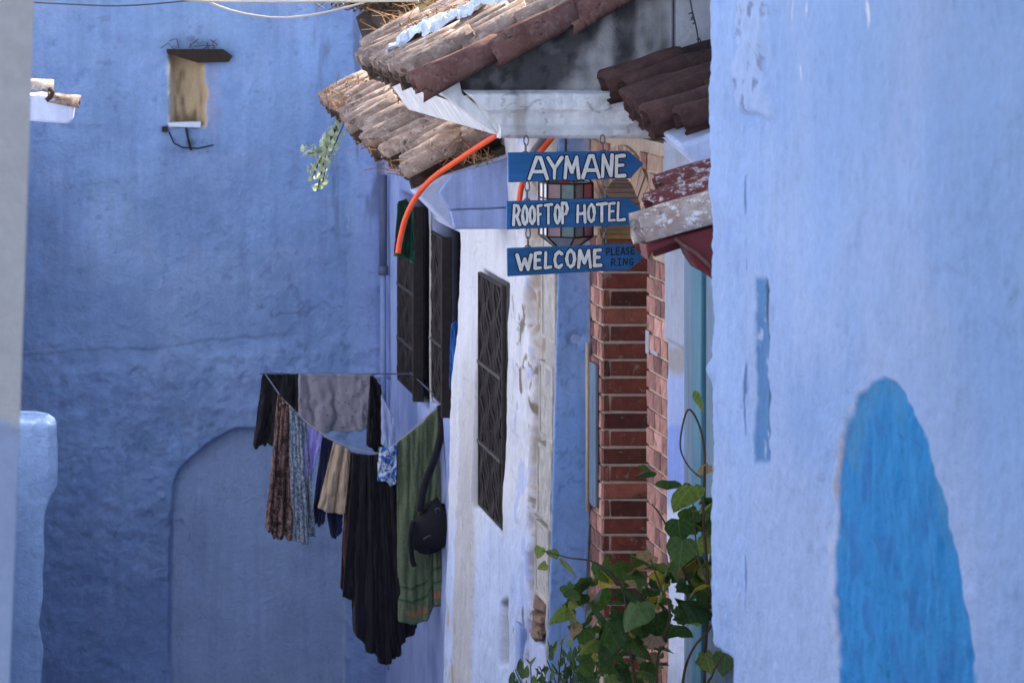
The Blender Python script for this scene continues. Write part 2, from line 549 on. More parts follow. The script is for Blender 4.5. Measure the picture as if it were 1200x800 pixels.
def grid_left(c, ys, zs):            # sheet facing -x; c is number or f(y,z)
    Y, Z = np.meshgrid(ys, zs)
    X = c(Y, Z) if callable(c) else np.full_like(Y, c)
    return np.stack([X, Y, Z], -1)

def grid_front(d, xs, zs, xr=None):
    X, Z = np.meshgrid(xs, zs)
    if xr is not None:
        X = xr(X, Z)
    return np.stack([X, np.full_like(X, d), Z], -1)

def flat(c):
    c = np.array(c, float)
    return lambda X, Y, Z, px, py: np.broadcast_to(c, X.shape + (3,)).copy()

def zof(py, d):
    return EYE - (py + 10) * d / F

# ------------------------------------------------------------------ ground and lane
mesh_obj('ground', [(-60, -40, -0.6), (80, -40, -0.6), (80, 90, -0.6), (-60, 90, -0.6)], [(0, 1, 2, 3)], M['earth'])['kind'] = 'structure'
lane = MB()
prof = []
z = 4.38
y = -3.0
lane_pts = [(-6.0, -0.55), (-6.0, z)]
while y < 19:
    lane_pts.append((y, z))
    z -= 0.105
    lane_pts.append((y + 0.01, max(z, 0.1)))
    y += 0.5
lane_pts += [(22, 0.1), (22, -0.55)]
lane.prism([Vector((-1.6, a, b)) for a, b in lane_pts], (5.2, 0, 0))
lane.build('stepped_lane', M['stone'])['kind'] = 'structure'

# ------------------------------------------------------------------ far blue house closing the lane
house = empty('blue_house', (1.2, 18.6, 0.3), 'deep blue plastered house closing the lane with a blind arch and slit window', 'house')
BD = 18.6
def arch_mask(px, py):
    # blind arch, spring about y=590
    hw = 104.0
    cx = 303.0
    top = np.sqrt(np.clip(1 - ((px - cx) / hw) ** 2, 0, 1))
    ytop = 598 - 97 * top
    wob = 0
    return sst(-3, 3, hw - np.abs(px - cx)) * sst(-3, 3, py - ytop)
def bdisp(X, Y, Z, px, py):
    rough = 0.020 * fbm(X, Y, Z, 3, 5, 3) + 0.010 * fbm(X, Y * 0, Z, 14, 3, 9)
    lower = sst(405, 425, py + (px - 200) * 0.08 + 14 * fbm(X, Y, Z, 4, 2, 21))
    a = arch_mask(px + 5 * fbm(X, Y, Z, 6, 3, 33), py + 4 * fbm(X, Y, Z, 6, 3, 35))
    d = rough * (0.5 + 0.8 * lower) * (1 - 0.8 * a) + 0.022 * lower
    # lumpy patched band above the arch
    lump = sst(380, 420, py) * (1 - sst(620, 720, py)) * (1 - a)
    d = d + lump * (0.026 * np.abs(fbm(X, Y, Z, 6, 4, 5)))
    d = d - 0.075 * a
    # corner return softened towards the side wall
    d = d + 0.10 * sst(405, 440, px)
    # slit opening
    s = sst(-2, 2, px - 201 + 3 * fbm(X, Y, Z, 12, 4, 72)) * sst(-4, 4, 238 + 4 * fbm(X, Y, Z, 12, 4, 72) - px) * sst(-2, 2, py - 62) * sst(-2, 2, 147 - py)
    d = d - 0.14 * s
    return d
def bcol(X, Y, Z, px, py):
    c = np.broadcast_to(np.array([0.255, 0.385, 0.625]), X.shape + (3,)).copy()
    n = fbm(X, Y, Z, 1.3, 4, 41)
    c = lerp3(c, (0.31, 0.445, 0.67), sst(-0.2, 0.5, n))
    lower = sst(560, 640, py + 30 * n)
    c = lerp3(c, (0.215, 0.325, 0.56), lower * 0.7)  # darker low down: darker paint plus the deep lane's shade painted in
    a = arch_mask(px, py)
    c = lerp3(c, (0.36, 0.465, 0.66), a * 0.9)
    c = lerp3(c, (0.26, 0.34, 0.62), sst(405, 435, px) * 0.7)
    # older coats, touch-ups and drips
    c = lerp3(c, (0.36, 0.45, 0.68), sst(0.18, 0.34, fbm(X, Y, Z, 3.1, 5, 42)) * 0.28 * (1 - a))
    c = lerp3(c, (0.17, 0.25, 0.50), sst(0.20, 0.40, fbm(X, Y, Z, 2.6, 5, 43)) * 0.28 * (1 - a))
    c = lerp3(c, (0.20, 0.27, 0.50), sst(0.22, 0.42, fbm(X * 2.5, Y, Z * 0.22, 4, 4, 48)) * 0.22)
    c = lerp3(c, (0.15, 0.20, 0.36), sst(0.40, 0.55, fbm(X, Y, Z, 17, 5, 49)) * 0.4 * (1 - a))
    # old paint runs beside the slit window
    s = sst(236, 243, px) * (1 - sst(248, 262, px)) * sst(70, 90, py) * (1 - sst(130, 170, py))
    c = lerp3(c, (0.36, 0.40, 0.58), s * (0.4 + 0.6 * sst(-0.2, 0.3, fbm(X, Y, Z, 20, 3, 44))))
    # raw stained plaster in the slit reveal
    jx, jy = 5 * fbm(X, Y, Z, 12, 4, 72), 5 * fbm(X, Y, Z, 12, 4, 73)
    rv = sst(-1.5, 1.5, px - 196 - jx) * sst(-1.5, 1.5, 243 + jx - px) * sst(-2, 2, py - 60) * sst(-1.5, 1.5, 149 + jy - py)
    c = lerp3(c, (0.62, 0.47, 0.28), rv)
    c = lerp3(c, (0.22, 0.15, 0.09), rv * sst(0.0, 0.35, fbm(X * 2, Y, Z * 0.5, 9, 4, 74)) * sst(203, 208, px) * 0.85)
    c = lerp3(c, (0.74, 0.70, 0.62), rv * (1 - sst(202, 206, px)) * 0.8)
    # soot above and below the slit
    soot = np.exp(-(((px - 225) / 30) ** 2 + ((py - 52) / 8) ** 2)) + 0.6 * np.exp(-(((px - 225) / 32) ** 2 + ((py - 170) / 12) ** 2))
    c = lerp3(c, (0.05, 0.045, 0.05), np.clip(soot * (0.35 + 1.0 * sst(-0.1, 0.5, fbm(X, Y, Z, 16, 4, 47))), 0, 0.9) * 0.8)
    # hairline cracks
    cr = np.abs(fbm(X, Y, Z, 2.2, 4, 60))
    m2 = sst(0.0, 0.4, fbm(X, Y, Z, 1.1, 2, 66))
    c = lerp3(c, (0.10, 0.12, 0.22), (1 - sst(0.004, 0.012, cr)) * m2 * 0.45)
    seam = np.abs(py - (418 - 0.085 * (px - 30) + 6 * fbm(X, Y, Z, 5, 3, 70)))
    c = lerp3(c, (0.09, 0.11, 0.20), (1 - sst(1.0, 2.6, seam)) * 0.32 * (1 - sst(300, 400, px)))
    # weathering runs near the roof corner
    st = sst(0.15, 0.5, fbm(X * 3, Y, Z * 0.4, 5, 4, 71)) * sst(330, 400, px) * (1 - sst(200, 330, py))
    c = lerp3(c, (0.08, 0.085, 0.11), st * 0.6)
    return c
xs = lin((-2.5, 0.1, 0.2), (0.1, 2.52, 0.011))
zs = lin((0.3, zof(805, BD), 0.2), (zof(805, BD), zof(-2, BD), 0.011), (zof(-2, BD), EYE + 0.22, 0.1))
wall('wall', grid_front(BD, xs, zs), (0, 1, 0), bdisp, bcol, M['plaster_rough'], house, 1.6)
# slit window: reveal in raw plaster, sooted lintel board, white sill
sw = part_empty('slit_window', house)
sw.location = (0, 0, 0)
b = MB()
q = P(196, 61, BD)
b.prism([P(196, 58, BD - 0.06), P(262, 58, BD - 0.06), P(273, 66, BD - 0.06), P(268, 73, BD - 0.06), P(232, 74, BD - 0.06), P(196, 63, BD - 0.06)], (0, 0.12, 0))
for k in range(9):
    a = P(random.uniform(200, 266), random.uniform(56, 60), BD - 0.03)
    b.tube([a, a + Vector((random.uniform(-.04, .04), -0.01, random.uniform(.02, .07))), a + Vector((random.uniform(-.1, .1), -0.02, random.uniform(.0, .08)))], 0.003, 4)
bevel(b.build('lintel_board', M['soot'], sw), 0.008)
b = MB()
b.prism([P(196, 144, BD - 0.03), P(236, 143, BD - 0.03), P(235, 150, BD - 0.03), P(198, 149, BD - 0.03)], (0, 0.12, 0))
bevel(b.build('sill', M['plastic'], sw), 0.006)
b = MB()
b.tube([P(218, 150, BD - 0.02), P(221, 165, BD - 0.04), P(224, 176, BD - 0.02)], 0.008, 6)
b.tube([P(198, 155, BD - 0.01), P(204, 168, BD - 0.03), P(214, 173, BD - 0.03), P(232, 174, BD - 0.03), P(250, 170, BD - 0.01)], 0.005, 6)
b.box(P(190, 155, BD - 0.03), P(196, 148, BD + 0.02))
b.build('hook_wire', M['iron'], sw)

# ------------------------------------------------------------------ barrel tiles
def tile_mesh(name, L, r0, r1, th, mat, seg=9, wob=0.006, rows=3, seed=1, arc=math.pi):
    rnd = random.Random(seed)
    vs, fs = [], []
    ph = rnd.uniform(0, 9)
    for i in range(rows + 1):
        t = i / rows
        r = r0 + (r1 - r0) * t
        x = L * t
        for side in (0, 1):
            rr = r - th * side
            for k in range(seg + 1):
                a = (math.pi - arc) / 2 + arc * k / seg
                wv = wob * (rnd.random() - 0.5) + wob * math.sin(ph + 3 * t + 2 * a) * 0.5
                ex = (rnd.random() - 0.5) * 0.020 if i in (0, rows) else 0
                vs.append((x + ex, -math.cos(a) * (rr + wv), math.sin(a) * (rr + wv)))
    n = seg + 1
    st = 2 * n
    for i in range(rows):
        for k in range(seg):
            a = i * st + k
            fs.append((a, a + 1, a + st + 1, a + st))
            a = i * st + n + k
            fs.append((a, a + st, a + st + 1, a + 1))
        fs.append((i * st, i * st + st, i * st + st + n, i * st + n))
        fs.append((i * st + seg, i * st + n + seg, i * st + st + n + seg, i * st + st + seg))
    for i in (0, rows):
        for k in range(seg):
            a = i * st + k
            fs.append((a, a + n, a + n + 1, a + 1) if i == 0 else (a, a + 1, a + n + 1, a + n))
    me = bpy.data.meshes.new(name)
    me.from_pydata(vs, [], fs)
    me.materials.append(mat)
    me.polygons.foreach_set('use_smooth', [True] * len(me.polygons))
    mo = None
    me.update()
    return me

def put(mesh, name, parent, loc, rot, scale=(1, 1, 1)):
    o = bpy.data.objects.new(name, mesh)
    COL.objects.link(o)
    o.parent = parent
    off = Vector((0, 0, 0))
    p = parent
    while p is not None:
        off += p.location
        p = p.parent
    o.location = Vector(loc) - off
    o.rotation_euler = rot
    o.scale = scale
    return o

def tiled_roof(parent, name, eave, slope, ys, lift, rows, L, pitch, meshes, chan, jit=1.0, skip=()):
    """barrels run up +x from the eave line; eave(y) -> (x, z); slope in radians"""
    rf = part_empty(name, parent)
    for j, yy in enumerate(ys):
        ex, ez = eave(yy)
        jx = random.uniform(-0.03, 0.03) * jit
        for i in range(rows):
            if (j, i) in skip:
                continue
            s = i * L * 0.84 + jx
            rx = random.uniform(-0.05, 0.05) * jit
            rz = random.uniform(-0.035, 0.035) * jit
            ry = -slope - 0.075 + random.uniform(-0.03, 0.03) * jit
            me = meshes[(i + j * 3 + random.randint(0, 1)) % len(meshes)]
            base = Vector((ex + s * math.cos(slope), yy + random.uniform(-0.008, 0.008) * jit, ez + s * math.sin(slope) + lift))
            put(me, 'roof_tile', rf, base, (rx, ry, rz))
            if chan is not None:
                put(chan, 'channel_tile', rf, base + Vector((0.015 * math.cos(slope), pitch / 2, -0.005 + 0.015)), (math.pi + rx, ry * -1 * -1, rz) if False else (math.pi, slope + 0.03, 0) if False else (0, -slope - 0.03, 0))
    return rf

# ------------------------------------------------------------------ white house with the grilles (beyond the doorway)
white = empty('white_house', (2.6, 15.0, 1.0), 'white and pale blue house with black grilled windows and weedy lower tiled eave', 'house')
ZW0 = 0.6
def c2(Y, Z):
    return 2.37 - 0.026 * np.clip((EYE - 1.23) - Z, 0, 4)
def g1(px, py, Y, Z, m=0.0):
    z1, z0 = EYE - 1.369, EYE - 2.509
    return sst(-0.012, 0.012, Y - 13.23 + m) * sst(-0.012, 0.012, 13.9 + m - Y) * sst(-0.012, 0.012, z1 + m - Z) * sst(-0.012, 0.012, Z - z0 + m)
def p2disp(X, Y, Z, px, py):
    d = 0.012 * fbm(X, Y, Z, 2.5, 5, 101) + 0.006 * fbm(X, Y, Z, 13, 3, 102)
    flake = sst(0.02, 0.10, fbm(X, Y, Z, 5, 4, 103))
    d = d + 0.006 * flake * sst(592, 600, px)
    # broken strip beside the cream tiles
    br = sst(-3, 3, px - (620 + 9 * fbm(X, Y, Z, 5, 4, 104))) * sst(-2, 2, 640 - px)
    d = d - 0.045 * br
    d = d - 0.20 * g1(px, py, Y, Z)
    # long smooth buttress face at the far end
    bx = 566 - 0.030 * np.clip(py - 420, 0, 500)
    bt = sst(-2.5, 2.5, bx - px) * sst(-30, 10, py - (300 + (568 - px) * 6) + 60)
    d = d + 0.03 * bt
    # slot low on the wall
    s = sst(-1.5, 1.5, px - 585) * sst(-1.5, 1.5, 595 - px) * sst(-4, 4, py - 702 - (595 - px) * 0.6) * sst(-4, 4, 778 - py)
    return d - 0.05 * s
def p2col(X, Y, Z, px, py):
    n = fbm(X, Y, Z, 2.2, 5, 111)
    c = np.broadcast_to(np.array([0.69, 0.69, 0.71]), X.shape + (3,)).copy()
    blue = sst(560, 660, py + 70 * n + (px - 570) * 0.2)
    c = lerp3(c, (0.54, 0.64, 0.84), blue * 0.85)
    rimn = fbm(X, Y, Z, 6, 4, 112)
    bx = 566 - 0.030 * np.clip(py - 420, 0, 500)
    wdt = 19 + 5 * rimn
    grey = sst(-1.5, 1.5, bx - px) * sst(-2, 2, px - (bx - wdt)) * sst(380, 470, py + 30 * rimn)
    c = lerp3(c, (0.56, 0.54, 0.53), grey)
    # exposed ochre patches on the edge of the grey strip
    c = lerp3(c, (0.52, 0.40, 0.28), sst(-2, 1, bx - wdt + 3 - px) * sst(-6, 0, px - (bx - wdt - 5)) * sst(0.25, 0.4, fbm(X, Y, Z, 9, 3, 113)) * sst(600, 640, py))
    # peeling, cracked stretch next to the cream tiles
    pz = sst(597, 604, px)
    old = sst(0.05, 0.22, fbm(X, Y, Z, 4.5, 5, 114)) * pz
    c = lerp3(c, (0.48, 0.47, 0.47), old * 0.40)
    c = lerp3(c, (0.36, 0.45, 0.74), sst(0.22, 0.36, fbm(X, Y, Z, 6, 4, 115)) * pz * 0.6)
    cr = np.abs(fbm(X, Y, Z, 5, 4, 116))
    c = lerp3(c, (0.17, 0.16, 0.17), (1 - sst(0.010, 0.028, cr)) * sst(-0.1, 0.2, fbm(X, Y, Z, 2.5, 2, 117)) * (0.25 + 0.75 * pz))
    br = sst(-3, 3, px - (619 + 9 * fbm(X, Y, Z, 5, 4, 104))) * sst(-2, 2, 640 - px)
    c = lerp3(c, (0.33, 0.255, 0.18), br * (0.6 + 0.4 * sst(-0.2, 0.2, fbm(X, Y, Z, 14, 3, 118))))
    ho = sst(0.48, 0.55, fbm(X, Y, Z, 9, 2, 119)) * pz
    c = lerp3(c, (0.22, 0.18, 0.13), ho)
    g = g1(px, py, Y, Z, 0.0)
    c = lerp3(c, (0.05, 0.045, 0.045), g)  # recess behind the grille painted near-black as interior shade
    s = sst(-1.5, 1.5, px - 585) * sst(-1.5, 1.5, 595 - px) * sst(700, 706, py) * sst(-4, 4, 778 - py)
    c = lerp3(c, (0.40, 0.41, 0.44), s)
    c = lerp3(c, (0.36, 0.33, 0.29), sst(630, 634, px) * 0.85)
    return c
ys = lin((12.07, 14.62, 0.017))
zs = lin((ZW0, zof(805, 14.6), 0.15), (zof(805, 14.6), EYE - 0.60, 0.0105))
wall('wall', grid_left(c2, ys, zs), (1, 0, 0), p2disp, p2col, M['plaster'], white, 0.9)
# deep blue end of that wall, facing up the lane
def ecol(X, Y, Z, px, py):
    c = np.broadcast_to(np.array([0.25, 0.42, 0.76]), X.shape + (3,)).copy()
    n = fbm(X, Y, Z, 5, 4, 131)
    c = lerp3(c, (0.30, 0.46, 0.78), sst(0, 0.5, n))
    cr = np.abs(fbm(X, Y, Z, 7, 4, 132))
    c = lerp3(c, (0.08, 0.12, 0.32), (1 - sst(0.01, 0.035, cr)) * 0.35)
    c = lerp3(c, (0.62, 0.62, 0.70), sst(-6, 2, (px - 690) + 6 * n) * 0.7 + (1 - sst(300, 345, py + 20 * n)) * sst(660, 690, px) * 0.5)
    return c
xs = lin((0, 1, 0.06))
zs = lin((ZW0, zof(700, 12.07), 0.1), (zof(700, 12.07), EYE - 0.60, 0.011))
def exr(X, Z):
    xl = c2(None, Z) - 0.004
    xr_ = 2.505 - 0.02 * sst(EYE - 2.1, EYE - 2.6, Z)
    return xl + (xr_ - xl) * X
wall('end_wall', grid_front(12.058, xs, zs, exr), (0, 1, 0),
     lambda X, Y, Z, px, py: 0.006 * fbm(X, Y, Z, 9, 4, 135) - 0.02 * np.exp(-(((px - 675) / 8) ** 2 + ((py - 397) / 7) ** 2)), ecol, M['plaster'], white, 0.01)
# recessed far stretch (two grilled windows)
def p3win(Y, Z):
    a = sst(-0.02, 0.02, Y - 15.2) * sst(-0.02, 0.02, 16.42 - Y) * sst(-0.02, 0.02, EYE - 1.33 - Z) * sst(-0.02, 0.02, Z - (EYE - 2.36))
    b_ = sst(-0.02, 0.02, Y - 16.60) * sst(-0.02, 0.02, 17.75 - Y) * sst(-0.02, 0.02, EYE - 1.26 - Z) * sst(-0.02, 0.02, Z - (EYE - 2.43))
    return np.maximum(a, b_)
def p3disp(X, Y, Z, px, py):
    return 0.012 * fbm(X, Y, Z, 2.5, 4, 151) - 0.28 * p3win(Y, Z)
def p3col(X, Y, Z, px, py):
    c = np.broadcast_to(np.array([0.42, 0.50, 0.76]), X.shape + (3,)).copy()
    n = fbm(X, Y, Z, 2.5, 4, 152)
    c = lerp3(c, (0.30, 0.38, 0.66), sst(-0.1, 0.4, n))
    c = lerp3(c, (0.60, 0.62, 0.70), (1 - sst(400, 520, py)) * sst(500, 520, px))
    c = lerp3(c, (0.012, 0.011, 0.012), sst(0.02, 0.25, p3win(Y, Z)))  # window recesses and reveals painted black for the unlit inside
    return c
ys = lin((14.64, 18.55, 0.025))
zs = lin((ZW0, zof(805, 18.5), 0.15), (zof(805, 18.5), EYE - 0.80, 0.015))
wall('recessed_wall', grid_left(2.5, ys, zs), (1, 0, 0), p3disp, p3col, M['plaster'], white, 0.8)

def grille(parent, x, y0, y1, z0, z1, bar=0.010, pitch=0.048, mids=(), proud=0.0):
    g = part_empty('window_grille', parent)
    b = MB()
    fw = 0.016
    b.box((x - 0.011, y0, z0), (x + 0.011, y0 + fw, z1))
    b.box((x - 0.011, y1 - fw, z0), (x + 0.011, y1, z1))
    b.box((x - 0.010, y0 + fw, z1 - fw), (x + 0.010, y1 - fw, z1))
    b.box((x - 0.010, y0 + fw, z0), (x + 0.010, y1 - fw, z0 + fw))
    bevel(b.build('frame', M['grille_wood'], g), 0.004, 1)
    for t in mids:
        b = MB()
        zz = z0 + (z1 - z0) * t
        b.box((x - 0.018, y0 + fw, zz - 0.008), (x + 0.01, y1 - fw, zz + 0.008))
        b.build('cross_rail', M['rail'], g)
    b = MB()
    yy = y0 + fw + pitch / 2
    k = 0
    while yy < y1 - fw:
        n = int((z1 - z0 - 2 * fw) / 0.03)
        pts = []
        for i in range(n + 1):
            zz = z0 + fw + (z1 - z0 - 2 * fw) * i / n
            pts.append((x + 0.006 * math.sin(i * 1.1 + k), yy + 0.018 * math.sin(i * 0.95 + k * 2.1), zz))
        b.tube(pts, bar, 5)
        yy += pitch
        k += 1
    zz = z0 + fw + 0.05
    while zz < z1 - fw:
        b.tube([(x + 0.008, y0 + fw, zz), (x + 0.008, y1 - fw, zz)], bar * 0.7, 4)
        zz += 0.085
    b.build('lattice', M['grille_wood'], g)
    return g
grille(white, 2.345, 13.23, 13.90, EYE - 2.509, EYE - 1.369, mids=(0.28, 0.62))
grille(white, 2.485, 15.80, 16.40, EYE - 2.32, EYE - 1.375, mids=(0.35,))
grille(white, 2.485, 16.94, 17.73, EYE - 2.42, EYE - 1.32, mids=(0.25, 0.55))
# open shutter edges of the far windows
for yy, z0, z1, dx in ((15.77, EYE - 2.36, EYE - 1.36, 0.012), (16.80, EYE - 2.42, EYE - 1.27, 0.02)):
    b = MB()
    b.box((2.455 - dx, yy - 0.03, z0), (2.50, yy, z1))
    bevel(b.build('shutter', M['grille_wood'], white), 0.004, 1)
# cream tiles on the near corner
def cream_block(py0, py1, pxa=637, pxb=653):
    blk = part_empty('cream_tile', white)
    zc = []
    ya, yb = 2.37 * F / pxb, 2.37 * F / pxa
    za, zb = zof(py1, 12.3), zof(py0, 12.3)
    x = float(c2(None, np.array((za + zb) / 2))) - 0.004
    b = MB()
    fw = 0.022
    b.box((x - 0.005, ya, za), (x + 0.05, ya + fw, zb))
    b.box((x - 0.005, yb - fw, za), (x + 0.05, yb, zb))
    b.box((x - 0.0035, ya + fw, za), (x + 0.05, yb - fw, za + fw))
    b.box((x - 0.0035, ya + fw, zb - fw), (x + 0.05, yb - fw, zb))
    bevel(b.build('frame', M['cream'], blk), 0.006)
    b = MB()
    b.box((x + 0.002, ya + fw, za + fw), (x + 0.045, yb - fw, zb - fw))
    b.build('inset_panel', M['cream_panel'], blk)
for a, b_ in ((200, 312), (316, 398), (424, 514), (520, 608), (612, 700)):
    cream_block(a, b_)
# rubble where the base has broken away and the boxed ledge below
def rock(name, c, r, mat, parent, seed, sx=(1, 1, 1)):
    rnd = random.Random(seed)
    vs, fs = [], []
    nu, nv = 10, 7
    for j in range(nv + 1):
        for i in range(nu):
            th = math.pi * j / nv
            ph = 2 * math.pi * i / nu
            rr = r * (0.75 + 0.5 * rnd.random())
            vs.append((c[0] + rr * sx[0] * math.sin(th) * math.cos(ph), c[1] + rr * sx[1] * math.sin(th) * math.sin(ph), c[2] + rr * sx[2] * math.cos(th)))
    for j in range(nv):
        for i in range(nu):
            fs.append((j * nu + i, j * nu + (i + 1) % nu, (j + 1) * nu + (i + 1) % nu, (j + 1) * nu + i))
    return mesh_obj(name, vs, fs, mat, parent)
for k, (px, py, r) in enumerate(((636, 708, 0.05), (645, 720, 0.05), (633, 728, 0.055), (644, 738, 0.045), (638, 698, 0.035), (630, 742, 0.04))):
    rock('broken_stone', P(px, py, 12.35), r, M['rubble'], white, 50 + k, (0.7, 1.5, 0.9))
b = MB()
b.prism([P(619, 738, 12.4), P(651, 772, 12.2), P(651, 800, 12.2), P(651, 830, 12.2), P(619, 830, 12.4)], (0.14, 0, 0))
bevel(b.build('ledge_box', M['pale_plaster'], white), 0.012)
b = MB()
b.prism([P(609, 733, 12.6), P(618, 736, 12.6), P(618, 840, 12.6), P(609, 840, 12.6)], (0, 0.12, 0))
bevel(b.build('ledge_board', M['blue_cornice'], white), 0.008)
# lower cornice: blue end face, pale sloping soffit, running back under the lower eave
b = MB()
poly = [P(488, 226, 13.3), P(520, 206, 13.3), P(690, 150, 13.3), P(690, 268, 13.3), P(531, 269, 13.3)]
b.prism(poly, (0, 0.25, 0.0))
b.prism([P(560, 215, 13.56), P(690, 150, 13.56), P(690, 230, 13.56), P(575, 230, 13.56)], (0, 3.4, 0.15))
bevel(b.build('cornice', M['pale_plaster'], white), 0.01)
b = MB()
b.prism([P(514, 226, 13.28), P(530, 204, 13.28), P(688, 160, 13.28), P(688, 240, 13.28), P(527, 246, 13.28)], (0, 0.03, 0))
b.prism([P(527, 247, 13.262), P(688, 241, 13.262), P(688, 267.5, 13.262), P(533, 267.5, 13.262)], (0, 0.045, 0))
bevel(b.build('cornice_face', M['blue_cornice'], white), 0.008)
# lower roof
SL = math.atan(0.45)
def eave_lo(y):
    t = (y - 13.3) / 3.7
    return 1.955 - 0.01 * t, EYE - 0.91 + 0.21 * t
T1 = [tile_mesh('roof_tile', 0.31, 0.080, 0.062, 0.018, M['tile'], seed=k, wob=0.012) for k in range(4)]
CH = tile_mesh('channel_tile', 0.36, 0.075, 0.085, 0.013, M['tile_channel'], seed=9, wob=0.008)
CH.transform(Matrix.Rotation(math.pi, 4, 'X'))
ysl = list(np.arange(13.40, 17.05, 0.195))
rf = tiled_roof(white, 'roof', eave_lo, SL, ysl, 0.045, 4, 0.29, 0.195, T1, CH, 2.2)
b = MB()
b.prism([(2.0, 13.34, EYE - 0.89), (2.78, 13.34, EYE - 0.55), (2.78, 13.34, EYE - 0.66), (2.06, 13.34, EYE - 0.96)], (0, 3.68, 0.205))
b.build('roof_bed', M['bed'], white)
# unseen upper wall, placed with a ragged top to shade the lower roof
xs = lin((2.58, 3.3, 0.06))
def ucol(X, Y, Z, px, py):
    c = np.broadcast_to(np.array([0.40, 0.42, 0.50]), X.shape + (3,)).copy()
    return lerp3(c, (0.05, 0.05, 0.05), sst(-0.1, 0.4, fbm(X, Y, Z, 3, 4, 161)))
def upper_grid():
    g = grid_left(2.45, lin((13.6, 16.6, 0.05)), lin((EYE - 0.78, EYE - 0.31, 0.03)))
    t = (g[..., 2] - (EYE - 0.78)) / 0.47
    g[..., 2] += t * 0.42 * fbm(g[..., 1], g[..., 1] * 0, g[..., 1] * 0, 3.2, 3, 163)
    return g
wall('upper_shade_wall', upper_grid(), (1, 0, 0),
     lambda X, Y, Z, px, py: 0.02 * fbm(X, Y, Z, 4, 4, 160), ucol, M['plaster_rough'], white, 0.7)

# ------------------------------------------------------------------ house with the brick doorway
bh = empty('brick_doorway_house', (2.8, 10.6, 1.6), 'house with arched brick doorway, white cornice and tiled gable over the hanging signs', 'house')
ZB0 = 1.2
# plaster stretch between the doorway and the near house
def h1disp(X, Y, Z, px, py):
    d = 0.008 * fbm(X, Y, Z, 3, 5, 201) + 0.004 * fbm(X, Y, Z, 15, 3, 202)
    d = d + 0.015 * sst(-3, 3, 406 + (px - 800) * 0.4 - py + 4 * fbm(X, Y, Z, 10, 3, 203))
    return d
def h1col(X, Y, Z, px, py):
    n = fbm(X, Y, Z, 3, 5, 211)
    c = np.broadcast_to(np.array([0.40, 0.43, 0.50]), X.shape + (3,)).copy()
    c = lerp3(c, (0.30, 0.31, 0.34), sst(0, 0.4, n) * 0.7)
    edge = 436 + 14 * n
    c = lerp3(c, (0.30, 0.26, 0.22), sst(400, 412, py + 6 * n) * (1 - sst(edge - 4, edge + 8, py)) * 0.7)
    c = lerp3(c, (0.36, 0.44, 0.68), sst(edge - 6, edge + 10, py))
    c = lerp3(c, (0.24, 0.34, 0.68), sst(494, 502, py + 5 * n) * (1 - sst(560, 580, py)))
    c = lerp3(c, (0.62, 0.66, 0.78), sst(585, 605, py + 8 * n))
    c = lerp3(c, (0.36, 0.44, 0.70), (1 - sst(165, 205, py + (835 - px) * 0.8 + 14 * n)))
    return c
YN = 2.5 * F / 783
wall('wall', grid_left(2.5, lin((8.0, 9.9, 0.1), (9.9, YN, 0.012)), lin((ZB0, zof(805, 10.3), 0.1), (zof(805, 10.3), EYE - 0.56, 0.009))),
     (1, 0, 0), h1disp, h1col, M['plaster'], bh, 0.7)
# teal door frame against that wall
td = part_empty('teal_door', bh)
b = MB()
b.box((2.44, 10.02, ZB0), (2.485, 10.07, zof(296, 10.05)))
b.box((2.452, 10.09, ZB0), (2.488, 10.20, zof(296, 10.05)))
bevel(b.build('frame', M['wood_bluegrey'], td), 0.006)
b = MB()
b.box((2.462, 10.072, ZB0), (2.486, 10.088, zof(300, 10.05)))
b.build('gap_shade', M['dark'], td)  # near-black strip standing in for the shade inside the joint
b = MB()
b.box((2.43, 9.86, ZB0), (2.48, 10.0, zof(300, 10.05)))
bevel(b.build('post', M['teal'], td), 0.006)
b = MB()
b.box((2.445, 9.1, ZB0), (2.49, 9.855, zof(300, 10.05)))
bevel(b.build('leaf', M['wood_bluegrey'], td), 0.006)
# masonry cores (mortar) of the doorway
YA, YB = 2.5 * F / 758, 2.5 * F / 705          # near and far edge of the opening
YC = 12.045
ZS = zof(272, 11.8)                             # springing
core = MB()
core.box((2.508, YN + 0.004, ZB0), (2.9, YA - 0.006, ZS))
core.box((2.508, YB + 0.008, ZB0), (2.9, YC, ZS))
ym = (YA + YB) / 2
ri = (YB - YA) / 2
ro = ri + 0.20
zt = EYE - 0.575
n = 24
RISE = 0.62
arcp = [(ym - (ro - 0.01) * math.cos(math.pi * k / n), ZS + RISE * (ro - 0.01) * math.sin(math.pi * k / n)) for k in range(n + 1)]
for k in range(n):
    (y0, z0), (y1, z1) = arcp[k], arcp[k + 1]
    ztk = max(zt, z0 + 0.01, z1 + 0.01)
    core.prism([(2.508, y0, z0), (2.508, y1, z1), (2.508, y1, ztk), (2.508, y0, ztk)], (0.35, 0, 0))
core.box((2.508, YN + 0.004, ZS), (2.86, ym - ro + 0.01, zt))
core.box((2.508, ym + ro - 0.01, ZS), (2.86, YC, zt))
dw = part_empty('brick_doorway', bh)
core.build('mortar_core', M['mortar'], dw)
PITCH = 0.0726
bmesh_cache = {}
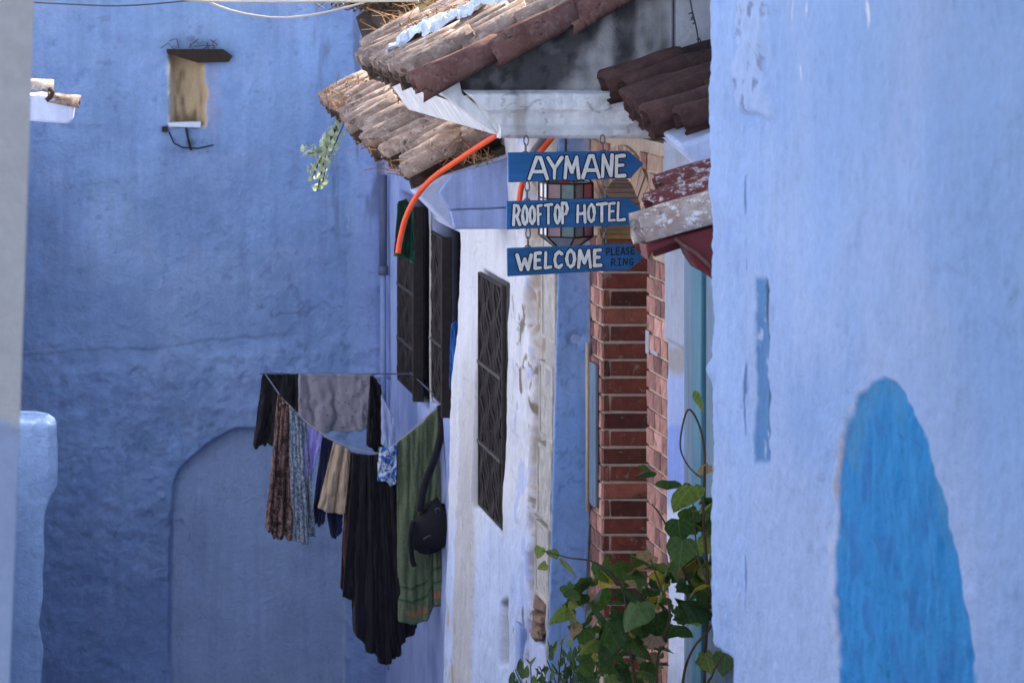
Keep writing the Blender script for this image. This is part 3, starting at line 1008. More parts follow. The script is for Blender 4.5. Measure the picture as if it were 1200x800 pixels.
def brick(parent, a, b_, mat, name='brick'):
    """box brick with worn edges; a,b corners. Shares mesh by size."""
    sx, sy, sz = [abs(b_[i] - a[i]) for i in range(3)]
    v = random.randint(0, 2)
    key = (round(sx, 3), round(sy, 3), round(sz, 3), mat.name, v)
    if key not in bmesh_cache:
        rnd = random.Random(hash(key[:3]) % 999 + v)
        hx, hy, hz = sx / 2, sy / 2, sz / 2
        e = min(0.004, hx * 0.3, hy * 0.3)
        vs, fs = [], []
        for ix in (-1, 1):                       # chamfered box: 24 vertices
            for iy in (-1, 1):
                for iz in (-1, 1):
                    j = lambda: rnd.uniform(-0.0025, 0.0025)
                    vs.append((ix * hx + j(), iy * (hy - e), iz * (hz - e)))
                    vs.append((ix * (hx - e), iy * hy + j(), iz * (hz - e)))
                    vs.append((ix * (hx - e), iy * (hy - e), iz * hz + j()))
        def vi(ix, iy, iz, k):
            return ((ix > 0) * 4 + (iy > 0) * 2 + (iz > 0)) * 3 + k
        for s_ in (-1, 1):
            q = [(-1, -1), (1, -1), (1, 1), (-1, 1)]
            fs.append(tuple(vi(s_, p, r_, 0) for p, r_ in (q if s_ > 0 else q[::-1])))
            fs.append(tuple(vi(p, s_, r_, 1) for p, r_ in (q[::-1] if s_ > 0 else q)))
            fs.append(tuple(vi(p, r_, s_, 2) for p, r_ in (q if s_ > 0 else q[::-1])))
        for p in (-1, 1):
            for r_ in (-1, 1):
                fs.append((vi(p, r_, -1, 0), vi(p, r_, 1, 0), vi(p, r_, 1, 1), vi(p, r_, -1, 1)))
                fs.append((vi(p, -1, r_, 0), vi(p, 1, r_, 0), vi(p, 1, r_, 2), vi(p, -1, r_, 2)))
                fs.append((vi(-1, p, r_, 1), vi(1, p, r_, 1), vi(1, p, r_, 2), vi(-1, p, r_, 2)))
        for ix in (-1, 1):
            for iy in (-1, 1):
                for iz in (-1, 1):
                    fs.append((vi(ix, iy, iz, 0), vi(ix, iy, iz, 1), vi(ix, iy, iz, 2)))
        me = bpy.data.meshes.new(name)
        me.from_pydata(vs, [], fs)
        me.materials.append(mat)
        me.update()
        import bmesh
        bm = bmesh.new(); bm.from_mesh(me)
        bmesh.ops.recalc_face_normals(bm, faces=bm.faces)
        bm.to_mesh(me); bm.free()
        bmesh_cache[key] = me
    c = [(a[i] + b_[i]) / 2 for i in range(3)]
    return put(bmesh_cache[key], name, parent, c, (random.uniform(-.004, .004), random.uniform(-.006, .006), random.uniform(-.006, .006)))
J = 0.0105
for k in range(25):
    z1 = ZS - 0.03 - k * PITCH
    z0 = z1 - PITCH + J
    dz = random.uniform(-0.001, 0.001)
    # far reveal, facing up the lane (in shade): brick colour darkened to paint that shade
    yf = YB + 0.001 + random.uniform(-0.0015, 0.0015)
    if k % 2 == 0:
        brick(dw, (2.512, yf, z0), (2.745, yf + 0.05, z1), M['brick_shaded'])
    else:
        brick(dw, (2.512, yf, z0), (2.532, yf + 0.05, z1), M['brick_shaded'])
        brick(dw, (2.540, yf, z0), (2.770, yf + 0.05, z1), M['brick_shaded'])
    # far pier, facing the lane
    s = YB + 0.056
    split = [0.095, 0.09] if k % 2 else [0.055, 0.13]
    xf = 2.499 + random.uniform(-0.0015, 0.0015)
    for wd in split:
        e = min(s + wd - J, YC - 0.004)
        if e - s > 0.02:
            brick(dw, (xf, s, z0), (2.511, e, z1), M['brick_pink'])
        s += wd
    brick(dw, (xf, YB + 0.001, z0), (2.511, YB + 0.0465, z1), M['brick_pink'])
    # near pier
    s = YN + 0.006
    split = ([0.10, 0.13, 0.10] if k % 2 else [0.125, 0.085, 0.12])
    for q, wd in enumerate(split):
        e = min(s + wd - J, YA - 0.002) if q < 2 else YA - 0.002
        brick(dw, (xf, s, z0), (2.511, e, z1), M['brick_pink'])
        s += wd
# piers above the springing
for k in range(7):
    z0 = ZS + 0.02 + k * PITCH
    z1 = z0 + PITCH - J
    if z1 > zt:
        break
    zc = (z0 + z1) / 2 - ZS
    half = (ro + 0.012) * math.sqrt(max(0, 1 - (zc / (RISE * ro)) ** 2)) if zc < RISE * ro else 0
    for (sa, sb) in ((YN + 0.006, ym - half), (ym + half, YC - 0.004)):
        s = sa
        while sb - s > 0.03:
            e = min(s + random.choice((0.10, 0.12)), sb)
            if sb - e < 0.035:
                e = sb
            brick(dw, (2.4985, s, z0), (2.511, e - J, z1), M['brick_tan'] if random.random() < 0.6 else M['brick_pink'])
            s = e
# arch ring
NV = 26
for k in range(NV):
    a0 = math.pi * k / NV + 0.010
    a1 = math.pi * (k + 1) / NV - 0.010
    mb = MB()
    xo = 2.496 + random.uniform(-.002, .002)
    mb.prism([(xo, ym - r_ * math.cos(t), ZS + RISE * r_ * math.sin(t)) for r_, t in ((ri, a0), (ro, a0), (ro, a1), (ri, a1))], (0.30, 0, 0))
    mb.build('arch_brick', M['brick_tan'], dw)
for k_ in range(2):
    b = MB()
    if k_ == 0:
        for dz_ in (0.0, -0.0195):
            b.box((2.492, YB - 0.010 + dz_ * 0.2, ZS + dz_ - 0.010), (2.80, YB + 0.05, ZS + dz_ + 0.009))
    else:
        b.box((2.492, YA - 0.06, ZS - 0.034), (2.80, YA + 0.010, ZS + 0.009))
    bevel(b.build('impost', M['ochre'], bh), 0.003)
b = MB()
b.box((2.86, YA, ZB0), (2.90, YB, ZS + ri))
b.build('door', M['wood_bluegrey'], bh)
# small grey box and pipe on the far pier, a scrap of render on the near pier
b = MB()
pa, pb = PX(2.47, 696, 592), PX(2.47, 704, 425)
b.box((2.482, YB + 0.045, zof(596, 11.85)), (2.4965, YB + 0.165, zof(428, 11.85)))
bevel(b.build('meter_box', M['wood_bluegrey'], bh), 0.004)
b = MB()
b.tube([(2.482, YC - 0.03, zof(600, 12)), (2.482, YC - 0.03, zof(402, 12))], 0.009, 8)
b.build('conduit', M['mortar'], bh, True)
b = MB()
b.box((2.493, YA - 0.06, zof(413, 11.0)), (2.4975, YA - 0.004, zof(386, 11.0)))
b.box((2.4945, YA - 0.20, zof(414, 10.9)), (2.4975, YA - 0.08, zof(409, 10.9)))
bevel(b.build('render_scrap', M['grey_cement'], bh), 0.003)
# plinth below the piers
# gable wall above the cornice: black weather staining over old whitewash
def verge_z(x):
    return EYE - 0.40 + (x - 1.69) * 0.455
def gcol(X, Y, Z, px, py):
    n = fbm(X, Y, Z, 3.2, 5, 231)
    st = fbm(X * 3, Y, Z * 0.35, 4, 4, 232)
    c = np.broadcast_to(np.array([0.46, 0.43, 0.40]), X.shape + (3,)).copy()
    dark = sst(-0.55, 0.10, n * 1.3 + st * 0.7 + (800 - px) / 290)
    dark = dark * (1 - 0.75 * sst(775, 790, px))
    c = lerp3(c, (0.032, 0.030, 0.032), dark * 0.88)
    c = lerp3(c, (0.42, 0.40, 0.40), sst(0.22, 0.5, st) * 0.15)
    c = lerp3(c, (0.45, 0.43, 0.42), sst(0.05, 0.4, fbm(X, Y, Z, 14, 4, 236)) * 0.20)
    c = lerp3(c, (0.02, 0.02, 0.02), sst(0.15, 0.45, fbm(X, Y, Z, 19, 4, 237)) * dark * 0.6)
    c = lerp3(c, (0.55, 0.54, 0.55), sst(783, 792, px) * 0.8)
    c = lerp3(c, (0.02, 0.02, 0.025), (1 - sst(0.8, 1.8, np.abs(px - 790))))
    return c
xg = lin((P(532, 0, 10.99).x, P(920, 0, 10.99).x, 0.011))
vg = lin((0, 1, 0.03))
Xg, Vg = np.meshgrid(xg, vg)
zb = zof(112, 10.99)
ztp = np.minimum(EYE - 0.381 + (Xg - 1.615) * 0.455 + 0.035, EYE + 0.10)
ztp = np.maximum(ztp, zb + 0.05)
pos = np.stack([Xg, np.full_like(Xg, 10.99), zb + (ztp - zb) * Vg], -1)
wall('gable', pos, (0, 1, 0), lambda X, Y, Z, px, py: 0.006 * fbm(X, Y, Z, 5, 5, 235), gcol, M['plaster_rough'], bh, 2.4)
# white cornice
b = MB()
b.prism([P(548, 107, 10.95), P(925, 107, 10.95), P(925, 160, 10.95), P(586, 160, 10.95)], (0, 2.45, 0))
bevel(b.build('cornice', M['white_cornice'], bh), 0.008)
def cprof(X, Y, Z, px, py):
    p = np.interp(py, [106, 110, 128, 133, 139, 146, 149, 152, 158, 162], [0.0, 0.034, 0.036, 0.020, 0.012, 0.016, 0.030, 0.046, 0.044, 0.03])
    return p + 0.007 * fbm(X, Y, Z, 5, 5, 241) + 0.004 * fbm(X, Y, Z, 24, 3, 242)
def ccol(X, Y, Z, px, py):
    c = np.broadcast_to(np.array([0.80, 0.78, 0.75]), X.shape + (3,)).copy()
    n = fbm(X, Y, Z, 4, 5, 243)
    st = fbm(X * 4, Y, Z * 0.3, 4, 4, 244)
    c = lerp3(c, (0.52, 0.50, 0.47), sst(-0.1, 0.4, n) * 0.4)
    c = lerp3(c, (0.34, 0.28, 0.22), sst(0.2, 0.5, st) * 0.5)
    c = lerp3(c, (0.40, 0.38, 0.35), sst(0.2, 0.5, fbm(X, Y, Z, 9, 5, 245)) * 0.3)
    return lerp3(c, (0.12, 0.11, 0.11), (1 - sst(0.006, 0.02, np.abs(fbm(X, Y, Z, 6, 4, 246)))) * 0.5)
def cxr(X, Z):
    ypx = (EYE - Z) / 10.95 * F - 10
    xl = np.interp(ypx, [106, 125, 135, 148, 162], [543, 563, 575, 585, 584]) * 10.95 / F
    return xl + (925 * 10.95 / F - xl) * X
wall('cornice_moulding', grid_front(10.95, lin((0, 0.02, 0.004), (0.02, 1, 0.008)), lin((zof(162, 10.95), zof(106, 10.95), 0.0035)), cxr), (0, 1, 0), cprof, ccol, M['plaster_rough'], bh, 0.04)
b = MB()
b.prism([P(500, 98, 10.955), P(538, 92, 10.955), P(542, 110, 10.955), P(570, 131, 10.955), P(583, 158, 10.955)], (0, 0.10, 0))
bevel(b.build('corbel', M['white_cornice'], bh), 0.006)
# upper roof
def eave_up(y):
    t = (y - 11.05) / 2.45
    return 1.625 + 0.06 * t, EYE - 0.372 + 0.03 * t
T2 = [tile_mesh('roof_tile', 0.30, 0.076, 0.060, 0.018, M['tile'], seed=20 + k, wob=0.010) for k in range(4)]
ysu = list(np.arange(11.12, 13.5, 0.185))
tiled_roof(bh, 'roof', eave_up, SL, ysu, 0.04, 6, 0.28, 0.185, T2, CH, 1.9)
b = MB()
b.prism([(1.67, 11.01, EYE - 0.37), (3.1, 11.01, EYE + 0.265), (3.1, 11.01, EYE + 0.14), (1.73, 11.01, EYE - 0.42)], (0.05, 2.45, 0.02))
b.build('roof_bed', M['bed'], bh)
vt = part_empty('verge', bh)
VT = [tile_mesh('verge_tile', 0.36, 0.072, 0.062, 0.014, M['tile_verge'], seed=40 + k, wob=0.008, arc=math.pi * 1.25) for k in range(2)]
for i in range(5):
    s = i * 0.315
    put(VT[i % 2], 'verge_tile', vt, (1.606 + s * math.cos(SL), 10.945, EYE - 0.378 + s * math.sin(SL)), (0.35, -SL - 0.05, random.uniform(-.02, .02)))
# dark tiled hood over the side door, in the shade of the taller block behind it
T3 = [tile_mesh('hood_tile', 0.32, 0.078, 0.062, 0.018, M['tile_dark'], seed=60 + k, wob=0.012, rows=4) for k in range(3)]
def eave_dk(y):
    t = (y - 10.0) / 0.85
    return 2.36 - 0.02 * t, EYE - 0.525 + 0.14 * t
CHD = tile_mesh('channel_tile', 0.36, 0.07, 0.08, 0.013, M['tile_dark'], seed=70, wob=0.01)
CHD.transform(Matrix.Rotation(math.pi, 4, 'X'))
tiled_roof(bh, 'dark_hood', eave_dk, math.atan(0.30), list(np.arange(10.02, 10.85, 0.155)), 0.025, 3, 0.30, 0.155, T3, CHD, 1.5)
b = MB()
b.prism([(2.37, 9.94, EYE - 0.54), (2.95, 9.94, EYE - 0.33), (2.95, 9.94, EYE - 0.62), (2.50, 9.94, EYE - 0.65), (2.43, 9.94, EYE - 0.61)], (0, 0.95, 0.14))
bevel(b.build('hood_soffit', M['pale_plaster'], bh), 0.015)
tb = MB()
tb.box((2.80, 9.75, EYE - 0.5), (4.2, 11.45, EYE + 1.6))
bevel(tb.build('rear_block', M['pale_plaster'], bh), 0.01)
# little red painted hood with heavy barrel tiles
rh = part_empty('red_hood', bh)
sa = math.atan(0.27)
big = tile_mesh('hood_tile', 0.62, 0.098, 0.105, 0.018, M['tile_white'], seed=81, wob=0.010, seg=12, rows=6)
red = tile_mesh('hood_tile', 0.60, 0.080, 0.085, 0.016, M['tile_redwhite'], seed=82, wob=0.010, seg=12, rows=6)
pz = P(744, 287, 9.0)
put(big, 'hood_tile', rh, (pz.x + 0.022, 9.02, pz.z + 0.004), (-0.12, -sa, 0))
put(red, 'hood_tile', rh, (pz.x + 0.10, 9.20, pz.z + 0.075), (0.0, -sa - 0.03, 0))
put(red, 'hood_tile', rh, (pz.x + 0.17, 9.36, pz.z + 0.125), (0.05, -sa - 0.02, 0))
b = MB()
b.prism([P(757, 287, 8.95), P(790, 278, 8.95), P(850, 262, 8.95), P(850, 335, 8.95), P(833, 323, 8.95), P(818, 315, 8.95), P(808, 300, 8.95), P(803, 287, 8.95), P(794, 283, 8.95), P(764, 296, 8.95), P(760, 305, 8.95)], (0, 0.10, 0))
bevel(b.build('corbel', M['red_wood'], rh), 0.006)
b = MB()
b.prism([P(766, 302, 9.05), P(762, 290, 9.05), P(850, 264, 9.05), P(850, 277, 9.05), P(799, 291, 9.05)], (0.05, 0.20, 0.03))
bevel(b.build('underboard', M['red_wood'], rh), 0.006)
b = MB()
b.tube([P(791, 279, 8.93), P(800, 287, 8.93), P(815, 296, 8.93), P(826, 306, 8.93), P(835, 316, 8.93)], 0.006, 6)
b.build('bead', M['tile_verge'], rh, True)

# ------------------------------------------------------------------ near blue house on the right
near = empty('lavender_house', (1.9, 5.4, 3.0), 'lavender blue plastered house with a bright blue painted arched niche', 'house')
def interp(py, pts):
    a = np.array(pts, float)
    return np.interp(py, a[:, 0], a[:, 1])
def niche(px, py):
    l = interp(py, [(441, 1038), (450, 1022), (465, 1008), (485, 1000), (510, 992), (540, 987), (580, 981), (620, 978), (700, 980), (800, 985), (900, 990)])
    r = interp(py, [(441, 1038), (450, 1053), (470, 1068), (510, 1086), (560, 1101), (620, 1116), (700, 1130), (800, 1143), (900, 1152)])
    return np.minimum(px - l, r - px) * (py > 440) - 50 * (py <= 440)
def w1disp(X, Y, Z, px, py):
    d = 0.008 * fbm(X, Y, Z, 2.5, 4, 301) + 0.0045 * fbm(X, Y, Z, 11, 4, 302) + 0.0028 * fbm(X, Y, Z, 34, 3, 305) + 0.004 * sst(0.25, 0.4, fbm(X, Y, Z, 8, 5, 321))
    nz = niche(px + 5 * fbm(X, Y, Z, 16, 3, 303), py)
    m = sst(-2, 4, nz)
    d = d - 0.005 * m + m * 0.004 * fbm(X, Y * 1.5, Z * 0.6, 26, 4, 304)
    lip = np.exp(-((nz + 5) / 5.0) ** 2) * (px < 1010)
    d = d + 0.004 * lip * (0.4 + sst(-0.2, 0.3, fbm(X, Y, Z, 20, 3, 308)))
    # broken raised render at the top left
    n = fbm(X, Y, Z, 9, 4, 306)
    ch = sst(-5, 4, px - 872 - 9 * n + 3 * (py < 40)) * sst(-6, 6, 903 - px + 10 * n) * sst(-8, 4, 132 - py + 12 * n)
    d = d + 0.02 * ch + ch * 0.01 * fbm(X, Y, Z, 25, 3, 307)
    # thin vertical ridge of old render
    d = d + 0.006 * np.exp(-((px - 891 + 2 * n) / 2.2) ** 2) * sst(130, 150, py) * (1 - sst(300, 330, py))
    d = d + 0.005 * np.exp(-((px - 889 + 2 * n) / 2.2) ** 2) * sst(560, 600, py) * (1 - sst(720, 760, py)) * sst(-0.2, 0.2, fbm(X, Y, Z, 12, 2, 309))
    # narrow blocked slot
    sl_ = sst(-1.5, 1.5, px - 885 - 3 * n) * sst(-1.5, 1.5, 901 + 3 * n - px) * sst(-5, 5, py - 326) * sst(-8, 4, 540 - py)
    d = d - 0.005 * sl_
    return d
def w1col(X, Y, Z, px, py):
    n = fbm(X, Y, Z, 1.6, 5, 311)
    st = fbm(X, Y * 1.6, Z * 0.7, 2.2, 5, 312)
    c = np.broadcast_to(np.array([0.285, 0.425, 0.675]), X.shape + (3,)).copy()
    c = lerp3(c, (0.345, 0.455, 0.67), sst(-0.3, 0.35, n + 0.2 * st + sst(250, 650, py) * 0.5 - sst(1060, 1200, px) * 0.55))
    c = lerp3(c, (0.24, 0.395, 0.675), sst(0.05, 0.6, 0.35 * st + 0.8 * n + sst(1080, 1200, px) * 0.5 - sst(400, 700, py) * 0.2) * 0.7)
    # bare lime runs
    sp = sst(0.34, 0.42, fbm(X, Y * 3, Z * 0.8, 9, 4, 313)) * np.exp(-((px - 940) / 16) ** 2) * (1 - sst(60, 140, py))
    sp = sp + sst(0.2, 0.3, fbm(X, Y * 3, Z * 0.8, 9, 4, 314)) * np.exp(-((px - 1017) / 7) ** 2) * (1 - sst(20, 40, py))
    c = lerp3(c, (0.80, 0.80, 0.82), np.clip(sp, 0, 1))
    nz = niche(px + 5 * fbm(X, Y, Z, 16, 3, 303), py)
    m = sst(-1.5, 2.5, nz)
    nb = fbm(X, Y, Z, 12, 5, 315)
    blue = np.broadcast_to(np.array([0.016, 0.215, 0.49]), X.shape + (3,)).copy()
    blue = lerp3(blue, (0.024, 0.255, 0.55), sst(-0.1, 0.3, fbm(X, Y * 2, Z * 0.6, 16, 5, 319)))
    blue = lerp3(blue, (0.022, 0.15, 0.40), sst(0.15, 0.4, nb) * 0.6)
    blue = lerp3(blue, (0.07, 0.25, 0.43), 0.6 * sst(0.0, 0.4, fbm(X, Y, Z, 7, 4, 316)) * (1 - sst(10, 35, nz)) * (1 - sst(600, 700, py)))
    c = c * (1 - m[..., None]) + blue * m[..., None]
    lip = np.exp(-((nz + 3) / 3.0) ** 2) * (px < 1020) * (0.4 + 0.6 * sst(-0.1, 0.2, nb))
    c = lerp3(c, (0.58, 0.56, 0.60), lip * 0.35)
    c = lerp3(c, (0.40, 0.26, 0.15), np.exp(-((nz + 2) / 2.5) ** 2) * (px < 1000) * sst(500, 520, py) * (1 - sst(570, 590, py)) * 0.6)
    n9 = fbm(X, Y, Z, 9, 4, 306)
    sl_ = sst(-1.0, 1.0, px - 885 - 3 * n9) * sst(-1.0, 1.0, 900 + 3 * n9 - px) * sst(-4, 4, py - 326) * sst(-6, 3, 540 - py)
    c = lerp3(c, (0.075, 0.21, 0.42), sl_ * 0.95)
    c = lerp3(c, (0.50, 0.55, 0.70), sl_ * sst(0.2, 0.35, fbm(X, Y, Z, 30, 3, 317)) * 0.7)
    c = lerp3(c, (0.05, 0.07, 0.12), (1 - sst(1.0, 2.6, np.abs(px - 899 - (py - 330) * 0.014))) * sl_)
    ch = sst(-5, 4, px - 872 - 9 * n9) * sst(-6, 6, 903 - px + 10 * n9) * sst(-8, 4, 132 - py + 12 * n9)
    c = lerp3(c, (0.46, 0.54, 0.70), ch * 0.5)
    c = lerp3(c, (0.14, 0.17, 0.30), ch * sst(0.25, 0.4, fbm(X, Y, Z, 22, 3, 318)) * 0.7)
    return c
W1 = 1.85
ys = lin((3.4, 5.05, 0.1), (5.05, 7.165, 0.0085))
zs = lin((2.0, EYE - 1.80, 0.1), (EYE - 1.80, EYE + 0.06, 0.0052), (EYE + 0.06, EYE + 0.9, 0.1))
wall('wall', grid_left(W1, ys, zs), (1, 0, 0), w1disp, w1col, M['plaster_near'], near, 0.9)
def s1col(X, Y, Z, px, py):
    c = w1col(X, Y, Z, np.full_like(px, 915.0), py)
    c = lerp3(c, (0.33, 0.46, 0.71), sst(-0.3, 0.3, fbm(X, Y, Z, 3, 5, 331)))
    return lerp3(c, (0.25, 0.36, 0.66), sst(0.2, 0.5, fbm(X, Y, Z, 10, 4, 332)) * 0.5)
def s1grid():
    g = grid_left(W1 - 0.001, lin((7.05, 7.44, 0.008)), lin((zof(765, 7.25), EYE + 0.06, 0.008), (EYE + 0.06, EYE + 0.9, 0.1)))
    Z = g[..., 2]
    e = 0.03 * fbm(Z * 0, Z * 0, Z, 6, 5, 335) - 0.03 * sst(EYE - 0.9, EYE - 1.7, Z) + 0.025
    t = (g[..., 1] - 7.05) / 0.39
    g[..., 1] += t ** 3 * (e - 0.02)
    return g
wall('render_edge', s1grid(), (1, 0, 0),
     lambda X, Y, Z, px, py: 0.016 * fbm(X, Y, Z, 6, 5, 333) + 0.008 * fbm(X, Y, Z, 30, 3, 336) + 0.004 * sst(7.1, 7.13, Y) - 0.02 * sst(7.36, 7.44, Y) + 0.012 * np.exp(-(((px - 835) / 4) ** 2 + ((py - 432) / 9) ** 2)), s1col, M['plaster_near'], near, 0.8)

# ------------------------------------------------------------------ left side: pillar, house, wall end, ledge
def post_x(X, Z):
    xr_ = np.interp(Z, [zof(800, 4.5), zof(505, 4.5), zof(0, 4.5)], [11.5 * 4.5 / F, 23 * 4.5 / F, 40 * 4.5 / F])
    return -0.6 + (xr_ + 0.6) * X
pill = empty('plastered_pillar', (-0.3, 4.6, 2.4), 'beige grey plastered wall corner with a pale blue base at the lane edge', 'pillar')
def pcol(X, Y, Z, px, py):
    n = fbm(X, Y, Z, 8, 4, 401)
    c = np.broadcast_to(np.array([0.62, 0.60, 0.60]), X.shape + (3,)).copy()
    return lerp3(c, (0.42, 0.50, 0.72), sst(497, 512, py + 12 * n + (20 - px) * 0.5))
wall('shaft', grid_front(4.5, lin((0, 0.85, 0.2), (0.85, 1, 0.006)), lin((2.4, zof(805, 4.5), 0.1), (zof(805, 4.5), zof(-5, 4.5), 0.008), (zof(-5, 4.5), EYE + 1.2, 0.1)), post_x),
     (0, 1, 0), lambda X, Y, Z, px, py: 0.003 * fbm(X, Y, Z, 6, 4, 402) + 0.006 * sst(-5, 5, 505 - py), pcol, M['plaster_near'], pill, 0.5)
lh = empty('left_house', (-0.5, 11.0, 1.0), 'pale blue house along the other side of the lane with a small tiled ledge', 'house')
b = MB()
b.box((-1.4, 5.4, 0.3), (-0.05, 18.5, EYE + 0.35))
bevel(b.build('wall', M['pale_plaster'], lh), 0.02)
b = MB()
b.prism([P(-8, 116, 14.0), P(52, 112, 14.0), P(62, 114, 14.0), P(89, 121, 14.0), P(86, 140, 14.0), P(80, 145, 14.0), P(-8, 139, 14.0)], (0, 0.5, 0))
bevel(b.build('ledge', M['pale_plaster'], lh), 0.012)
TL = tile_mesh('ledge_tile', 0.16, 0.05, 0.06, 0.014, M['tile'], seed=91)
put(TL, 'ledge_tile', lh, P(54, 119, 14.05), (0, 0.20, 0))
TW = tile_mesh('ledge_tile', 0.30, 0.05, 0.06, 0.016, M['tile_white'], seed=92)
put(TW, 'ledge_tile', lh, P(-10, 103, 14.05), (0, 0.06, 0))
b = MB()
b.tube([P(58, 104, 13.98), P(62, 108, 13.97), P(60, 113, 13.98), P(54, 118, 13.98)], 0.012, 6)
b.build('mortar_bead', M['soot'], lh)
wend = empty('low_wall', (0.0, 10.8, 0.9), 'light blue rounded end of a low wall behind the pillar', 'wall')
def we_x(X, Z):
    ypx = (EYE - Z) / 10.6 * F - 10
    xr_ = np.interp(ypx, [484, 487, 492, 500, 545, 572, 585, 600, 690, 735, 760, 800, 900], [40, 56, 64, 67, 69, 66, 58, 53, 50, 46, 51, 48, 46]) * 10.6 / F
    xr_ = xr_ + 0.006 * fbm(Z * 0, Z * 0, Z, 12, 4, 411)
    return -0.3 + (xr_ + 0.3) * X
def wcol(X, Y, Z, px, py):
    n = fbm(X, Y, Z, 5, 5, 412)
    c = np.broadcast_to(np.array([0.26, 0.375, 0.58]), X.shape + (3,)).copy()
    c = lerp3(c, (0.22, 0.325, 0.54), sst(0, 0.4, n))
    c = lerp3(c, (0.36, 0.35, 0.36), sst(0.30, 0.42, fbm(X, Y, Z, 14, 4, 413)) * (1 - sst(495, 530, py)))
    return c
wall('wall', grid_front(10.6, lin((0, 0.5, 0.1), (0.5, 1, 0.018)), lin((0.8, zof(805, 10.6), 0.1), (zof(805, 10.6), zof(484, 10.6), 0.009)), we_x), (0, 1, 0),
     lambda X, Y, Z, px, py: 0.012 * fbm(X, Y, Z, 6, 5, 414) - 0.02 * sst(55, 69, px) - 0.045 * sst(502, 484, py), wcol, M['plaster_rough'], wend, 0.05)

# ------------------------------------------------------------------ drainpipe, wires
b = MB()
b.tube([P(449, 205, 18.25), P(449, 318, 18.25)], 0.026, 10, 1)
b.tube([P(449, 318, 18.25), P(449, 440, 18.25), P(449, 470, 18.25)], 0.020, 10, 0)
b.tube([P(449, 470, 18.25), P(452, 500, 18.25), P(460, 700, 18.3), P(461, 900, 18.3)], 0.018, 10, 0)
b.tube([P(449, 312, 18.25), P(449, 322, 18.25)], 0.032, 10, 1)
b.tube([P(458, 772, 18.28), P(459, 784, 18.28)], 0.030, 10, 0)
b.tube([P(440, 441, 18.25), P(462, 441, 18.25)], 0.016, 8, 0)
tag(b.build('drainpipe', [M['pipe'], M['pipe_dark']], None, True), 'blue grey drainpipe running down the inside corner by the laundry', 'pipe')
b = MB()
b.tube(smooth_path([P(20, 2, 15.5), P(80, 5, 15.5), P(140, 7, 15.5), P(200, 3, 15.5), P(260, -4, 15.4)]), 0.0045, 6)
tag(b.build('overhead_wire', M['wire_dark'], None, True), 'thin dark wire crossing above the slit window', 'wire')
b = MB()
b.tube(smooth_path([P(238, -2, 14.0), P(255, 7, 14.0), P(285, 16, 14.0), P(325, 21, 14.0), P(370, 17, 13.9), P(420, 5, 13.8), P(450, -6, 13.6)]), 0.0055, 6)
tag(b.build('overhead_wire', M['wire'], None, True), 'pale sagging wire drooping beside the weedy roof corner', 'wire')
b = MB()
b.tube(smooth_path([P(190, -3, 13.5), P(240, 1.5, 13.5), P(300, 2.5, 13.5), P(400, 2, 13.4), P(490, 1, 13.2)]), 0.0055, 6)
tag(b.build('overhead_wire', M['wire'], None, True), 'pale taut wire stretched straight above the sagging wire', 'wire')
b = MB()
b.tube(smooth_path([P(808, -5, 10.93), P(811, 12, 10.93), P(815, 28, 10.93), P(818, 45, 10.93), P(820, 66, 10.7)]), 0.003, 5)
for (x_, y_) in ((810, 18), (812, 25), (819, 48), (819, 54), (820, 60)):
    q = P(x_, y_, 10.92)
    b.tube([q + Vector((-.008, 0, .004)), q + Vector((.0, -.004, .010)), q + Vector((.008, 0, -.004)), q + Vector((0, 0, -.012))], 0.0035, 5)
tag(b.build('hanging_wire', M['wire_dark'], None, True), 'knotted dark wire hanging down onto the dark tiled hood', 'wire')

# ------------------------------------------------------------------ orange hose
b = MB()
hp = [P(466.5, 297, 12.9), P(469, 280, 12.9), P(476, 254, 12.88), P(489, 229, 12.85), P(508, 208, 12.8), P(535, 189, 12.72), P(562, 171, 12.6), P(583, 158, 12.5)]
b.tube(smooth_path(hp, 8), 0.0125, 12)
o = b.build('orange_hose', M['hose'], None, True)
tag(o, 'bright orange hose curving down across the lower tiled eave to a free end', 'hose')
b = MB()
hp = [P(654, 152, 12.1), P(645, 164, 12.1), P(632, 180, 12.1), P(620, 198, 12.1), P(612, 216, 12.1), P(608, 240, 12.1), P(606, 268, 12.12)]
b.tube(smooth_path(hp, 8), 0.0125, 12)
tag(b.build('orange_hose', M['hose'], None, True), 'orange hose hanging behind the three blue arrow signs', 'hose')
b = MB()
hp = [P(645, 152, 12.2), P(636, 164, 12.2), P(625, 178, 12.2), P(618, 192, 12.2), P(614, 210, 12.2)]
b.tube(smooth_path(hp, 8), 0.0150, 10)
tag(b.build('grey_hose', M['hose_grey'], None, True), 'dark grey hose hanging alongside the orange hose behind the signs', 'hose')

